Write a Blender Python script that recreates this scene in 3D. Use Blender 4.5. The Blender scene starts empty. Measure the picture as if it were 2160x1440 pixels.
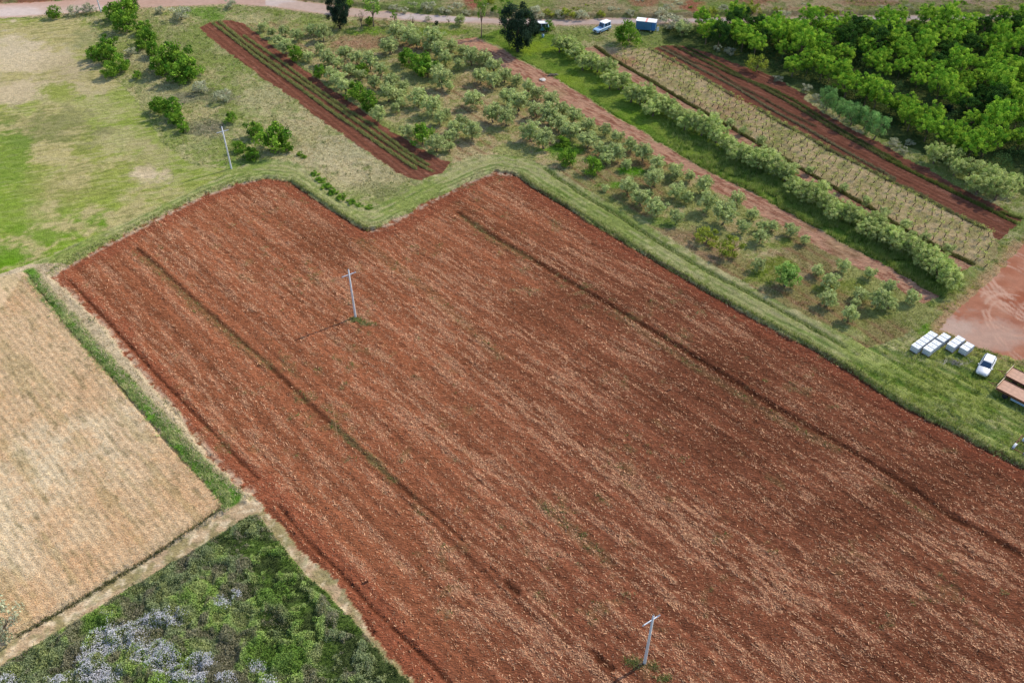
import bpy, bmesh, math, random
import numpy as np
from mathutils import Vector, Matrix
random.seed(7); RNG = np.random.default_rng(11)
PI = math.pi
# ------------------------------------------------------------------ camera
H = 90.0; F = 1900.0; P = math.radians(41.48)
CP, SP = math.cos(P), math.sin(P)
scene = bpy.context.scene
COL = scene.collection
def G(px, py, z=0.0):
    u = (px-1080)/F; v = (720-py)/F
    dy = CP+v*SP; dz = -SP+v*CP
    t = (z-H)/dz
    return (u*t, dy*t)
def proj(x, y, z=0.0):
    zc = y*CP+(H-z)*SP
    return 1080+F*x/zc, 720-F*(y*SP+(z-H)*CP)/zc
def GL(pts): return [G(*p) for p in pts]
def S(r, g, b):
    def c(v):
        v = v/255.0
        return v/12.92 if v <= .04045 else ((v+.055)/1.055)**2.4
    return np.array([c(r), c(g), c(b)])
cam_d = bpy.data.cameras.new('camera'); cam = bpy.data.objects.new('camera', cam_d); COL.objects.link(cam)
cam.location = (0, 0, H); cam.rotation_euler = (PI/2-P, 0, 0)
cam_d.sensor_width = 36; cam_d.lens = 36*F/2160; cam_d.clip_start = 1; cam_d.clip_end = 6000
scene.camera = cam
# ------------------------------------------------------------------ light
SUN_AZ = math.radians(33); SUN_EL = math.radians(43)
w = bpy.data.worlds.new('World'); scene.world = w; w.use_nodes = True
nt = w.node_tree; bg = nt.nodes['Background']
sk = nt.nodes.new('ShaderNodeTexSky'); sk.sky_type = 'NISHITA'; sk.sun_disc = False
sk.sun_elevation = SUN_EL; sk.sun_rotation = PI/2-SUN_AZ
nt.links.new(sk.outputs[0], bg.inputs[0]); bg.inputs[1].default_value = 0.15
sd = bpy.data.lights.new('sun', 'SUN'); so = bpy.data.objects.new('sun', sd); COL.objects.link(so)
sd.energy = 3.15; sd.angle = math.radians(0.53); sd.color = (1, .93, .79)
dv = Vector((math.cos(SUN_EL)*math.cos(SUN_AZ), math.cos(SUN_EL)*math.sin(SUN_AZ), math.sin(SUN_EL)))
so.rotation_euler = dv.to_track_quat('Z', 'Y').to_euler(); so.location = dv*200
scene.view_settings.view_transform = 'Standard'; scene.view_settings.look = 'None'
scene.view_settings.exposure = 0.62; scene.view_settings.gamma = 1
# ------------------------------------------------------------------ noise
def _h(i, j, s):
    v = np.sin(i*127.1+j*311.7+s*74.7)*43758.5453
    return v-np.floor(v)
def vn(x, y, s=0):
    i = np.floor(x); j = np.floor(y); fx = x-i; fy = y-j
    fx = fx*fx*(3-2*fx); fy = fy*fy*(3-2*fy)
    a = _h(i, j, s); b = _h(i+1, j, s); c = _h(i, j+1, s); d = _h(i+1, j+1, s)
    return (a*(1-fx)+b*fx)*(1-fy)+(c*(1-fx)+d*fx)*fy
def fbm(x, y, s=0, o=4):
    t = 0; a = .5; n = 0
    for k in range(o):
        t = t+a*vn(x*2**k+k*17.3, y*2**k-k*9.1, s+k); n += a; a *= .5
    return t/n
def sm(x, a, b):
    t = np.clip((x-a)/(b-a), 0, 1); return t*t*(3-2*t)
def inpoly(x, y, poly):
    r = np.zeros(x.shape, bool); n = len(poly)
    for i in range(n):
        x1, y1 = poly[i]; x2, y2 = poly[(i+1) % n]
        if y1 == y2: continue
        c = ((y1 > y) != (y2 > y)) & (x < (x2-x1)*(y-y1)/(y2-y1)+x1)
        r ^= c
    return r
def dline(x, y, pts, closed=False):
    d = np.full(x.shape, 1e9); n = len(pts)
    for i in range(n if closed else n-1):
        x1, y1 = pts[i]; x2, y2 = pts[(i+1) % n]
        dx, dy = x2-x1, y2-y1; L = dx*dx+dy*dy+1e-9
        t = np.clip(((x-x1)*dx+(y-y1)*dy)/L, 0, 1)
        d = np.minimum(d, (x-x1-t*dx)**2+(y-y1-t*dy)**2)
    return np.sqrt(d)
# ------------------------------------------------------------------ layout (outlines traced on the ground)
FIELD = GL([(106,585),(150,556),(300,478),(430,412),(500,387),(560,375),(612,381),(640,402),(700,442),(745,471),(775,487),(800,483),(850,457),(930,413),(1000,379),(1045,364),(1095,372),(1120,392),(1200,440),(1300,500),(1400,560),(1500,620),(1600,676),(1700,728),(1800,787),(1900,852),(2000,902),(2100,957),(2170,992),(2400,1110),(2700,1300),(2700,1560),(930,1560),(872,1440),(765,1305),(665,1187),(570,1080),(540,1045),(490,1010),(440,960),(380,885),(300,790),(220,690),(150,622)])
WHEAT = GL([(-140,634),(0,586),(52,574),(90,622),(150,697),(230,788),(300,872),(370,955),(430,1016),(468,1058),(474,1068),(430,1098),(330,1163),(200,1243),(100,1300),(30,1338),(-160,1440)])
MEADOW = GL([(-200,80),(0,38),(180,42),(225,150),(285,205),(330,290),(400,345),(480,362),(440,390),(300,458),(100,545),(0,578),(-200,650)])
TRACK = GL([(-200,1480),(-60,1398),(0,1365),(50,1335),(150,1277),(300,1186),(400,1125),(470,1083),(500,1062),(540,1045),(572,1080),(665,1187),(765,1305),(872,1437),(960,1560),(930,1560),(855,1437),(752,1317),(660,1230),(595,1152),(545,1086),(527,1088),(425,1152),(300,1227),(137,1325),(0,1407),(-200,1530)])
SCRUB = GL([(-200,1530),(0,1407),(137,1325),(300,1227),(425,1152),(527,1088),(545,1086),(595,1152),(660,1230),(752,1317),(855,1437),(930,1560),(930,1700),(-300,1700)])
REDL = GL([(418,60),(440,50),(480,44),(510,48),(560,84),(620,130),(700,188),(800,258),(900,322),(945,345),(935,368),(890,385),(860,378),(780,325),(700,270),(560,168),(440,80)])
PALE = GL([(955,88),(1005,78),(1080,118),(1163,162),(1300,247),(1440,332),(1600,414),(1770,510),(1985,624),(1950,640),(1845,587),(1720,519),(1617,462),(1505,402),(1330,296),(1255,262),(1190,222),(1090,165)])
GSTRIP = GL([(1010,76),(1075,55),(1180,75),(1235,98),(1320,160),(1400,212),(1500,275),(1620,345),(1700,388),(1790,440),(1880,488),(1940,520),(2005,565),(2030,600),(1985,625),(1770,508),(1600,412),(1440,330),(1300,245),(1163,160),(1080,116)])
LANE_R = [(1255,97),(1292,124),(1375,172),(1455,221),(1505,248),(1580,291),(1720,373),(1795,416),(1835,438),(1902,481),(1982,523),(2052,557)]
LANE_L = [(1235,103),(1275,136),(1355,184),(1430,228),(1480,256),(1555,300),(1690,383),(1765,426),(1805,448),(1872,491),(1952,533),(2025,572)]
LANE = GL(LANE_R+LANE_L[::-1])
VR = [(1375,103),(1440,138),(1507,179),(1548,204),(1597,229),(1698,286),(1800,340),(1875,381),(1991,441),(2090,487)]
VINE = GL(LANE_R+[(2080,560),(2110,520)]+VR[::-1])
REDR = GL([(1370,102),(1400,96),(1440,97),(1500,112),(1545,132),(1600,150),(1640,165),(1700,200),(1695,212),(1740,240),(1800,275),(1850,300),(1900,330),(1960,355),(2050,410),(2120,445),(2155,465),(2110,510),(1991,441),(1875,381),(1800,340),(1698,286),(1597,229),(1548,204),(1507,179),(1440,138)])
YARD = GL([(2330,420),(2240,470),(2160,518),(2108,568),(2045,635),(1995,675),(1980,697),(2010,708),(2070,738),(2120,752),(2200,770),(2400,820),(2600,600)])
ROAD = GL([(-300,50),(0,37),(130,30),(260,18),(480,9),(560,14),(690,31),(800,40),(915,47),(1060,52),(1180,54),(1330,52),(1500,49),(1677,47),(1865,46),(2200,43),(2500,40),(2500,28),(2200,31),(1865,34),(1677,35),(1380,40),(1292,39),(1180,41),(1060,39),(915,31),(800,23),(700,11),(615,-1),(500,-8),(260,-6),(120,3),(0,9),(-300,22)])
FAR = GL([(-900,22),(0,9),(120,3),(260,-6),(500,-8),(615,-1),(700,11),(800,23),(915,31),(1060,39),(1180,41),(1292,39),(1380,40),(1677,35),(1865,34),(2200,31),(3000,20),(3000,-200),(-900,-200)])
WOOD = GL([(1400,60),(1400,92),(1440,97),(1500,112),(1545,132),(1600,150),(1640,165),(1700,195),(1760,235),(1850,290),(1920,312),(1990,345),(2080,380),(2300,470),(2600,500),(2600,48),(2200,46),(1865,48),(1677,49),(1500,51)])
ORCH = GL([(690,60),(760,40),(1000,60),(955,88),(1090,165),(1190,222),(1255,262),(1330,296),(1505,402),(1617,462),(1720,519),(1845,587),(1950,640),(1990,660),(1900,715),(1830,735),(1700,670),(1500,560),(1300,440),(1180,365),(1100,335),(1000,330),(950,350),(800,250),(620,125),(520,50),(600,45)])
NAMES = {0:'grass_verge',1:'plowed_field',2:'wheat_field',3:'meadow',4:'dirt_track',5:'scrub_ground',6:'tilled_soil_strip',7:'pale_tilled_strip',8:'grass_strip',9:'vineyard_ground',10:'dirt_lane',11:'tilled_red_ground',12:'dirt_yard',13:'dirt_road',14:'far_land',15:'woodland_floor',16:'orchard_ground'}
POLYS = [(16,ORCH),(15,WOOD),(14,FAR),(3,MEADOW),(5,SCRUB),(4,TRACK),(6,REDL),(11,REDR),(9,VINE),(8,GSTRIP),(7,PALE),(10,LANE),(12,YARD),(13,ROAD),(2,WHEAT),(1,FIELD)]
# furrows in the big field: (points, half width m, depth m, darkness)
FUR = [(GL([(145,590),(200,650),(280,735),(340,800),(420,882),(490,955),(545,1010)]),.22,.20),
       (GL([(588,1066),(650,1143),(700,1190),(800,1296),(900,1390),(950,1440),(1040,1530)]),.25,.22),
       (GL([(290,525),(330,560),(400,625),(500,712),(560,762),(650,850),(740,932),(830,1012),(930,1095),(1050,1212),(1150,1300),(1290,1410)]),.40,.16),
       (GL([(968,448),(1010,480),(1080,520),(1180,580),(1300,650),(1480,760),(1620,850),(1750,922),(1900,1012),(2000,1082),(2160,1172),(2300,1250)]),.50,.24)]
WEEDL = [(GL([(300,545),(400,635),(500,722),(570,775)]),.9,.6),(GL([(700,895),(760,945),(830,1012)]),.6,1.0),(GL([(760,510),(900,610),(1050,750)]),1.0,.45),
         (GL([(975,455),(1040,505),(1120,545)]),.9,.6),(GL([(1300,662),(1450,765),(1600,858),(1760,945)]),.8,.55),(GL([(1140,1060),(1280,1180)]),.9,.5),(GL([(1850,1010),(1960,1090)]),.7,.5)]
d3a, d3b = np.array(G(970,450)), np.array(G(2160,1175)); RD = (d3b-d3a)/np.linalg.norm(d3b-d3a)
w3a, w3b = np.array(G(0,640)), np.array(G(330,1020)); WD = (w3b-w3a)/np.linalg.norm(w3b-w3a)
p3a, p3b = np.array(G(1163,162)), np.array(G(1770,510)); PD = (p3b-p3a)/np.linalg.norm(p3b-p3a)
# mown track round the field
VERGE = GL([(0,578),(150,520),(300,450),(440,385),(520,357),(600,358),(650,385),(700,422),(740,447),(790,458),(850,432),(930,385),(1000,352),(1060,340),(1120,358),(1200,405),(1300,465),(1400,525),(1500,585),(1600,640),(1700,690),(1830,755)])
VDITCH = GL([(1150,360),(1230,415),(1300,455),(1400,520),(1500,580),(1600,632),(1700,688),(1780,735)])
STRAWB = [(1500,1150,90,60,.9),(1640,1260,110,70,.9),(1780,1370,130,70,.9),(1430,1090,70,40,.6),(1250,830,120,60,.5),(1350,720,120,50,.5),(1150,560,80,40,.55),(1060,430,70,30,.6),(1700,1050,120,60,.4),(1980,1130,120,60,.35),(1900,1250,120,60,.3),(960,680,100,60,.35),(560,420,70,30,.5),(640,1130,90,50,.35),(520,560,60,40,.25),(820,860,120,70,.2),(1000,1150,120,70,.25),(1150,1340,90,60,.3)]
DARKB = [(1500,800,180,90),(1620,930,150,60),(1850,1080,150,60),(2000,1000,140,50),(1200,640,120,50),(1450,640,160,40),(700,520,120,60),(1900,1380,200,50)]
BLOB = {  # colour patches in the meadow and verges: px, py, rx, ry, sRGB, strength
 3:[(50,120,110,50,(192,174,142),.95),(90,185,130,30,(186,168,136),.75),(30,95,60,30,(190,174,144),.8),(20,190,60,25,(186,168,136),.8),(150,150,60,30,(165,150,112),.5),(320,372,34,20,(192,174,142),1),(180,80,60,25,(120,126,84),.5),(130,195,40,22,(128,140,52),.8),(270,300,60,25,(178,164,124),.5),(200,230,90,25,(178,164,122),.4),(100,270,90,40,(118,118,78),.6),(20,540,80,30,(92,130,28),.9),(200,470,50,20,(98,132,32),.9),(90,500,70,24,(100,132,34),.8),(30,330,40,60,(96,128,40),.6),(60,450,80,40,(110,134,50),.5),(120,400,70,35,(140,136,82),.4),(330,330,40,30,(165,150,112),.5),(330,60,60,20,(130,130,84),.5)],
 0:[(690,330,110,40,(186,172,138),.8),(760,370,90,30,(182,168,132),.8),(640,260,60,30,(182,168,132),.7),(560,210,50,30,(180,168,130),.7),(800,400,40,20,(138,136,92),.6),(350,190,60,40,(182,168,132),.5),(440,270,50,20,(120,112,98),.7),(420,205,60,14,(108,104,92),.6),(320,140,40,18,(160,148,112),.6),(300,120,30,12,(182,168,134),.6),(330,60,60,20,(126,134,76),.5),(430,30,60,14,(110,140,56),.8),(1950,820,90,30,(128,134,60),.6),(1870,790,50,30,(100,128,50),.8),(2050,870,60,30,(122,134,58),.7),(1960,690,20,25,(98,142,30),.9),(2010,770,40,15,(150,142,104),.6),(2130,900,40,20,(140,140,80),.6),(520,345,60,12,(106,136,48),.6),(600,20,60,12,(118,128,60),.6)],
 16:[(770,85,50,14,(160,128,100),.8),(740,95,40,10,(166,130,104),.7),(880,100,60,16,(152,118,84),.6),(1000,180,60,20,(150,122,90),.5),(1200,420,70,20,(146,116,88),.6),(1400,500,80,18,(146,118,92),.7),(1500,545,60,14,(146,118,92),.7),(1350,350,60,14,(150,108,84),.6),(1250,320,50,10,(150,110,86),.6),(1640,560,70,24,(118,130,52),.9),(1740,610,70,20,(122,132,56),.8),(1600,590,50,20,(116,132,50),.8),(1840,670,60,20,(130,132,72),.7),(1180,315,40,12,(104,142,44),.9),(1330,360,40,10,(92,142,30),.9),(1300,390,40,10,(92,140,34),.8),(900,70,120,8,(120,140,52),.9),(800,65,60,10,(112,138,46),.9),(1400,470,30,10,(96,132,40),.6),(830,665,10,10,(96,132,40),.5),(1660,510,40,14,(112,132,44),.7),(1800,640,40,10,(150,116,90),.5),(1680,640,60,8,(150,116,90),.7)],
 8:[(1130,100,50,14,(132,150,48),.9),(1200,170,70,20,(128,146,50),.8),(1330,260,60,20,(112,140,44),.7),(1990,610,30,14,(110,146,36),1),(1230,85,40,10,(150,134,98),.9)],
 14:[(60,2,90,10,(158,104,80),.9),(200,-2,90,6,(150,110,84),.7),(640,-2,60,8,(150,108,86),.8),(995,10,16,20,(150,98,78),1),(1360,10,40,10,(158,112,88),.8),(1460,22,24,12,(156,100,78),.9),(1600,10,60,8,(150,104,82),.8),(1900,4,120,8,(160,138,118),.8),(2060,8,80,10,(164,140,120),.9),(1700,26,50,6,(160,112,90),.8),(1820,14,80,6,(150,110,88),.6),(1230,10,60,14,(164,146,112),.8),(1540,26,50,14,(122,142,66),.7),(800,20,100,14,(118,134,68),.8),(900,12,60,14,(104,128,62),.6),(1100,12,60,20,(132,142,72),.8),(1280,30,40,8,(140,126,90),.7)],
 12:[(2060,700,80,30,(196,158,136),.9),(2010,690,40,20,(200,170,150),.9),(2100,720,60,20,(196,160,138),.7),(2150,600,60,50,(178,112,82),.6),(2180,640,60,40,(168,98,70),.7)]}
def cmix(c, col, m):
    return c*(1-m[:, None])+np.asarray(col)[None, :]*m[:, None]
def paint(x, y):
    """region id, base colour, height, straw, weed for ground points"""
    n = x.shape[0]
    wx = x+(fbm(x*.9, y*.9, 31, 2)-.5)*.9+(vn(x*.15, y*.15, 5)-.5)*.8
    wy = y+(fbm(x*.9, y*.9, 57, 2)-.5)*.9+(vn(x*.15, y*.15, 9)-.5)*.8
    rid = np.zeros(n, int)
    for k, poly in POLYS:
        rid[inpoly(wx, wy, poly)] = k
    px, py = proj(x, y, 0)
    n1 = fbm(x*.12, y*.12, 1); n2 = fbm(x*.5, y*.5, 2); n3 = fbm(x*1.6, y*1.6, 3, 3); n4 = fbm(x*.05, y*.05, 4, 3)
    z = (fbm(x*.04, y*.04, 70, 2)-.5)*.25
    c = np.zeros((n, 3)); straw = np.zeros(n); weed = np.zeros(n)
    def blobs(k, m):
        nonlocal c
        for (bx, by, rx, ry, col, st) in BLOB.get(k, []):
            d = np.sqrt(((px-bx)/rx)**2+((py-by)/ry)**2)
            e = sm(d+(n1-.5)*1.5+(n2-.5)*1.5+(n3-.5)*.7, 1.3, .5)*st*m
            c = cmix(c, S(*col), e)
    # rough grass default
    g1, g2, g3 = S(136,144,80), S(174,164,120), S(104,126,58)
    c = cmix(np.tile(g1, (n, 1)), g2, sm(n1+.7*(n2-.5)+.5*(n3-.5), .40, .62)); c = cmix(c, g3, sm(n2+.4*(n3-.5), .55, .72)*.5)
    m = (rid == 0).astype(float); blobs(0, m)
    dv_ = dline(x, y, VERGE)
    mt = ((rid == 0)*sm(dv_+(n1-.5)*1.5, 2.2, 1.0))
    c = cmix(c, S(142,152,80), mt*.4)
    for off in (.0,):
        c = cmix(c, S(172,162,122), (rid == 0)*sm(np.abs(dv_-.8), .4, .12)*.6*sm(n2+.5*(n3-.5), .40, .55))
    c = cmix(c, S(96,124,44), (rid == 0)*sm(np.abs(dv_-1.9), .7, .3)*.4*sm(n2, .35, .55))
    dFe = dline(x, y, FIELD, True); wob = (n2-.5)*.7+(n1-.5)*.8; vz = ((rid == 0)|(rid == 16))*(1-sm(dFe+(n1-.5)*3+(n2-.5)*1.5, 2.8, 4.2))*(1-sm(py, 560, 600)*(px < 560))
    for off, wd_, col_, st_ in ((.45,.40,(172,172,118),.8),(1.1,.22,(84,106,44),.8),(1.6,.30,(166,168,108),.75),(2.2,.26,(88,112,46),.8),(2.7,.25,(156,160,96),.6),(3.4,.40,(76,108,36),.8)):
        c = cmix(c, S(*col_), vz*sm(np.abs(dFe+wob*.8-off), wd_*1.1, wd_*.2)*st_*.75*sm(n2*.5+n3*.5+.25*(n1-.5), .36, .50))
    dit = sm(dline(x, y, VDITCH)+wob*.25, .65, .2)*((rid == 0)|(rid == 16)); c = cmix(c, S(62,90,32), dit*.85); z = z-.28*dit
    # meadow
    M = rid == 3
    if M.any():
        cm = cmix(np.tile(S(146,148,78), (n, 1)), S(170,158,108), sm(n1+.5*(n2-.5)+.3*(n3-.5), .42, .62)); cm = cmix(cm, S(130,148,60), sm(n4+.3*(n2-.5), .5, .66)*.7)
        lowp = sm(py, 300, 560); cm = cmix(cm, S(124,150,44), lowp*sm(n1+.3*(n2-.5), .60, .36)*.75)
        lin = np.abs(((x*.83+y*.55)/1.9) % 1-.5)*2
        lf = fbm(x*.35+y*.2, (y*.95-x*.3)*1.6, 33, 3); cm = cmix(cm, S(172,160,122), sm(lf, .50, .66)*.45*(1-.6*lowp)); cm = cmix(cm, S(96,108,54), sm(lf, .42, .30)*.45); cm = cm*(1-.14*sm(lin, .85, 1)[:, None]*sm(n2, .45, .6)[:, None])
        c = np.where(M[:, None], cm, c); blobs(3, M.astype(float))
    O = rid == 16
    if O.any():
        co = cmix(np.tile(S(152,152,94), (n, 1)), S(176,158,118), sm(n1+.5*(n2-.5)+.3*(n3-.5), .42, .58)); co = cmix(co, S(118,132,62), sm(n4*.5+n1*.5+.3*(n2-.5), .52, .62)*.7)
        s_ = x*PD[0]+y*PD[1]; t_ = -x*PD[1]+y*PD[0]
        st = sm(np.sin(t_*2.4+fbm(x*.2, y*.2, 8)*3), .3, .9)*sm(n1, .45, .6)
        co = cmix(co, S(140,104,78), st*.55)
        rt = sm(px, 1150, 1350)*sm(t_, -1e3, 1e3)
        co = cmix(co, S(150,112,88), sm(n1+.2*(n2-.5), .5, .62)*.6*rt)
        lt = sm(px, 1000, 760); co = cmix(co, S(158,148,110), lt*sm(n2, .5, .7)*.7)
        c = np.where(O[:, None], co, c); blobs(16, O.astype(float))
    # field
    Fm = rid == 1
    s = x*RD[0]+y*RD[1]; t = -x*RD[1]+y*RD[0]
    if Fm.any():
        rt = sm(px+.35*(py-720), 700, 1500)
        cf = S(143,89,62)[None]*(1-rt[:, None])+S(122,75,54)[None]*rt[:, None]
        band = fbm(t*.35, s*.010, 12, 3); band2 = fbm(t*1.5, s*.018, 14, 3)
        cf = cf*(0.80+.40*band[:, None])*(0.66+.68*band2[:, None])
        cf = cmix(cf, S(158,96,66), sm(n4, .52, .7)*.35*(1-rt))
        straw = .24+.36*sm(fbm(t*.30, s*.03, 15, 3), .40, .66)+.9*(fbm(t*1.2, s*.035, 16, 3)-.5)+.5*(n2-.5)
        for (bx, by, rx, ry, st) in STRAWB:
            straw = straw+st*.5*sm(np.sqrt(((px-bx)/rx)**2+((py-by)/ry)**2)+(n1-.5)*1.2, 1.3, .4)
        for (bx, by, rx, ry) in DARKB:
            e = sm(np.sqrt(((px-bx)/rx)**2+((py-by)/ry)**2)+(n1-.5)*1.2, 1.3, .4)
            straw = straw*(1-.55*e); cf = cf*(1-.16*e[:, None])
        db = dline(x, y, FIELD, True)
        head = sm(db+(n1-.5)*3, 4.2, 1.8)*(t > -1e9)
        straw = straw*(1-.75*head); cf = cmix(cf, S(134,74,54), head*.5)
        for bx, by, r_ in ((1300,1390,70),(1340,1360,60)):
            pass
        z = z-Fm*.16*sm(db, .7, .1)*((px > 560)&((px < 790)|(px > 1080))); cf = cf*(1-.30*(sm(db+(n3-.5)*.4, .6, .15)*((px > 560)&((px < 790)|(px > 1080))))[:, None]); edge = sm(db, 1.0, .3)*((px < 540) | ((px > 780) & (px < 1080) & (py < 500)))  # edge groove; the verge's shadow is also darkened into the soil colour
        cf = cmix(cf, S(184,160,136), edge*sm(n3, .35, .6)*.9)
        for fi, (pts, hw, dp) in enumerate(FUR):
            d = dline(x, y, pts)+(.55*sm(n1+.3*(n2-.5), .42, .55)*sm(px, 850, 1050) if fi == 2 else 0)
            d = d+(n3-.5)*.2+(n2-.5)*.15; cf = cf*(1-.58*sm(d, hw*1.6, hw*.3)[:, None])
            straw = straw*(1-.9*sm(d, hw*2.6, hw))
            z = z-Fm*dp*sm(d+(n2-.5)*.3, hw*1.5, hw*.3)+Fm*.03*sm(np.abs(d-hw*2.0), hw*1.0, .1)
        for pts, hw, st in WEEDL:
            weed = np.maximum(weed, st*sm(dline(x, y, pts)+(n2-.5)*1.4, hw*1.4, hw*.3))
        weed = np.maximum(weed, .55*sm(n1*.35+n2*.35+fbm(x*1.1, y*1.1, 35, 2)*.3, .60, .70))
        straw = np.clip(straw, 0, 1)*(.22+1.6*sm(fbm(s*.38, t*2.2, 17, 3), .44, .60))*Fm; weed = weed*Fm
        cf = cmix(cf, S(178,130,102), sm(straw, .25, 1.1)*.30)
        cf = cmix(cf, S(116,112,74), weed*.42)
        rg = np.sin(t*2*PI/1.0+.8*fbm(x*.2, y*.2, 19))*.6+np.sin(t*2*PI/2.9+2*fbm(t*.1, s*.02, 20))*.9
        z = z+Fm*(.045*rg+.20*(n3-.5)+.14*(fbm(s*2.3, t*3.4, 29, 2)-.5)+.12*(fbm(t*1.1, s*.25, 21, 3)-.5)-.06)
        c = np.where(Fm[:, None], cf, c)
    Wm = rid == 2
    if Wm.any():
        s2 = x*WD[0]+y*WD[1]; t2 = -x*WD[1]+y*WD[0]
        cw = cmix(np.tile(S(203,178,144), (n, 1)), S(210,192,162), sm(n4, .4, .65)); cw = cw*(1+.11*np.sin(t2*2*PI/.9+n1*2)[:, None])
        dw = dline(x, y, WHEAT, True)
        cw = cmix(cw, S(200,164,124), sm(fbm(t2*.30, s2*.04, 22, 3)+.5*(n2-.5)+.3*(n3-.5), .48, .70)*.42)
        cw = cmix(cw, S(196,150,104), sm(np.abs(dw-4), 3, .5)*.22*sm(n1, .4, .6))
        cw = cmix(cw, S(160,148,98), sm(fbm(t2*.9, s2*.06, 23, 3)+.3*(n2-.5), .60, .72)*.28); cw = cmix(cw, S(120,108,70), sm(fbm(t2*3.6, s2*.5, 27, 3), .64, .74)*.55)
        cw = cw*(.96+.08*n3[:, None])
        z = z+Wm*(.42*sm(dw, .1, .4)+.03*(n3-.5)+.03*np.sin(t2*2*PI/.9+n1*2))
        c = np.where(Wm[:, None], cw, c)
    T = rid == 4
    if T.any():
        ct = cmix(np.tile(S(176,152,122), (n, 1)), S(148,134,96), sm(n2, .42, .62)); ct = cmix(ct, S(200,184,156), sm(n3, .55, .70)*.7); ct = cmix(ct, S(120,118,78), sm(fbm(x*1.1, y*1.1, 34, 3), .56, .68)*.55)
        c = np.where(T[:, None], ct, c); z = z-T*.03
    # strip between wheat and field
    ds = dline(x, y, GL([(62,580),(110,640),(170,712),(250,800),(330,885),(400,965),(450,1015),(490,1055)]))
    mg = ((rid == 0) & (py > 560) & (px < 560))
    c = cmix(c, S(96,132,50), mg*sm(ds+(n2-.5)*.8, 1.5, .9)); c = cmix(c, S(186,168,138), mg*sm(ds+(n2-.5)*.8, 1.0, 1.7))
    Sc = rid == 5
    c = np.where(Sc[:, None], cmix(np.tile(S(84,104,48), (n, 1)), S(70,82,46), sm(n2, .4, .6)), c)
    R6 = (rid == 6)|(rid == 11)
    if R6.any():
        sp = x*PD[0]+y*PD[1]; tp = -x*PD[1]+y*PD[0]
        cr = S(118,75,58)[None]*(.78+.44*fbm(tp*1.6, sp*.08, 24, 3)[:, None])
        cr = cmix(cr, S(160,112,92), sm(fbm(tp*3, sp*.3, 25, 3), .62, .8)*.5)
        c = np.where(R6[:, None], cr, c); z = z+R6*.05*np.sin(tp*2*PI/1.2)
    R7 = (rid == 7)|(rid == 10)
    if R7.any():
        sp = x*PD[0]+y*PD[1]; tp = -x*PD[1]+y*PD[0]
        f7 = fbm(tp*2.6, sp*.5, 26, 3)
        cr = cmix(np.tile(S(180,138,112), (n, 1)), S(146,98,78), sm(f7, .50, .68)); cr = cmix(cr, S(154,138,96), sm(n1, .55, .7)*.35)
        cr = np.where((rid == 10)[:, None], cr*.92, cr)
        c = np.where(R7[:, None], cr, c); z = z+R7*(.16*(f7-.5)+.08*(n3-.5))
    R8 = rid == 8
    if R8.any():
        c8 = cmix(np.tile(S(104,128,50), (n, 1)), S(124,140,60), sm(n2, .4, .65))
        c = np.where(R8[:, None], c8, c); blobs(8, R8.astype(float))
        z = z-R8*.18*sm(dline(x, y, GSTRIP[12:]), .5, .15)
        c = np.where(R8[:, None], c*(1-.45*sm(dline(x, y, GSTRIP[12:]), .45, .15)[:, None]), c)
    R9 = rid == 9
    if R9.any():
        c9 = cmix(np.tile(S(184,162,124), (n, 1)), S(160,146,102), sm(n2, .45, .65)); c9 = cmix(c9, S(158,108,84), sm(n1, .52, .66)*.55*sm(px, 1700, 1400))
        c9 = cmix(c9, S(128,134,78), sm(n4*.4+n2*.6, .6, .7)*.4)
        c = np.where(R9[:, None], c9, c)
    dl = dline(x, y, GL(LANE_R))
    z = z-((rid == 10)|(rid == 9))*.20*sm(dl, .6, .2); c = np.where(((rid == 10)|(rid == 9))[:, None], cmix(c, S(84,84,50), sm(dl, .55, .25)*.75), c)  # lane groove, with the bank's shadow painted dark into the ground colour
    Y = rid == 12
    if Y.any():
        cy = cmix(np.tile(S(182,124,96), (n, 1)), S(200,150,122), sm(n1+.4*(n2-.5), .38, .62)); cy = cmix(cy, S(164,100,74), sm(n2*.6+n4*.4, .54, .66)*.45); cy = cy*(.93+.14*fbm(x*2.4, y*2.4, 38, 2)[:, None])
        c = np.where(Y[:, None], cy, c); blobs(12, Y.astype(float))
        for (cx, cy_, r) in ((2142,600,3.2),(2142,600,3.9),(2146,596,5.4),(2146,596,6.0),(2138,615,4.6),(2200,600,8.5),(2200,600,9.2),(2160,560,7.4),(2120,660,2.6),(2120,660,3.3),(2170,700,5.0),(2170,700,5.7),(2090,700,6.5),(2230,560,12.5),(2230,560,13.3)):
            gx, gy = G(cx, cy_); rr = np.sqrt((x-gx)**2+((y-gy)*.62)**2)+(n1-.5)*.8
            c = cmix(c, S(212,172,146), Y*sm(np.abs(rr-r), .22, .06)*.6*sm(n2, .3, .55))
    c = cmix(c, S(186,150,116), (rid == 0)*sm(dline(x, y, YARD, True)+(n2-.5)*3+(n1-.5)*3, 2.6, .2)*.85); c = cmix(c, S(184,164,136), ((rid == 0)|(rid == 14)|(rid == 16))*sm(dline(x, y, ROAD, True)+(n2-.5)*2.5, 1.3, .1)*.8)
    Rm = rid == 13
    if Rm.any():
        cr = cmix(np.tile(S(194,176,166), (n, 1)), S(178,148,128), sm(n1, .5, .7)*.6); dr = dline(x, y, ROAD, True)
        cr = cmix(cr, S(176,142,116), sm(dr, 1.2, .2)*.6)
        cr = cmix(cr, S(178,142,124), (px < 560)*sm(py, 22, 6)*.8)
        c = np.where(Rm[:, None], cr, c)
    Fr = rid == 14
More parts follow.
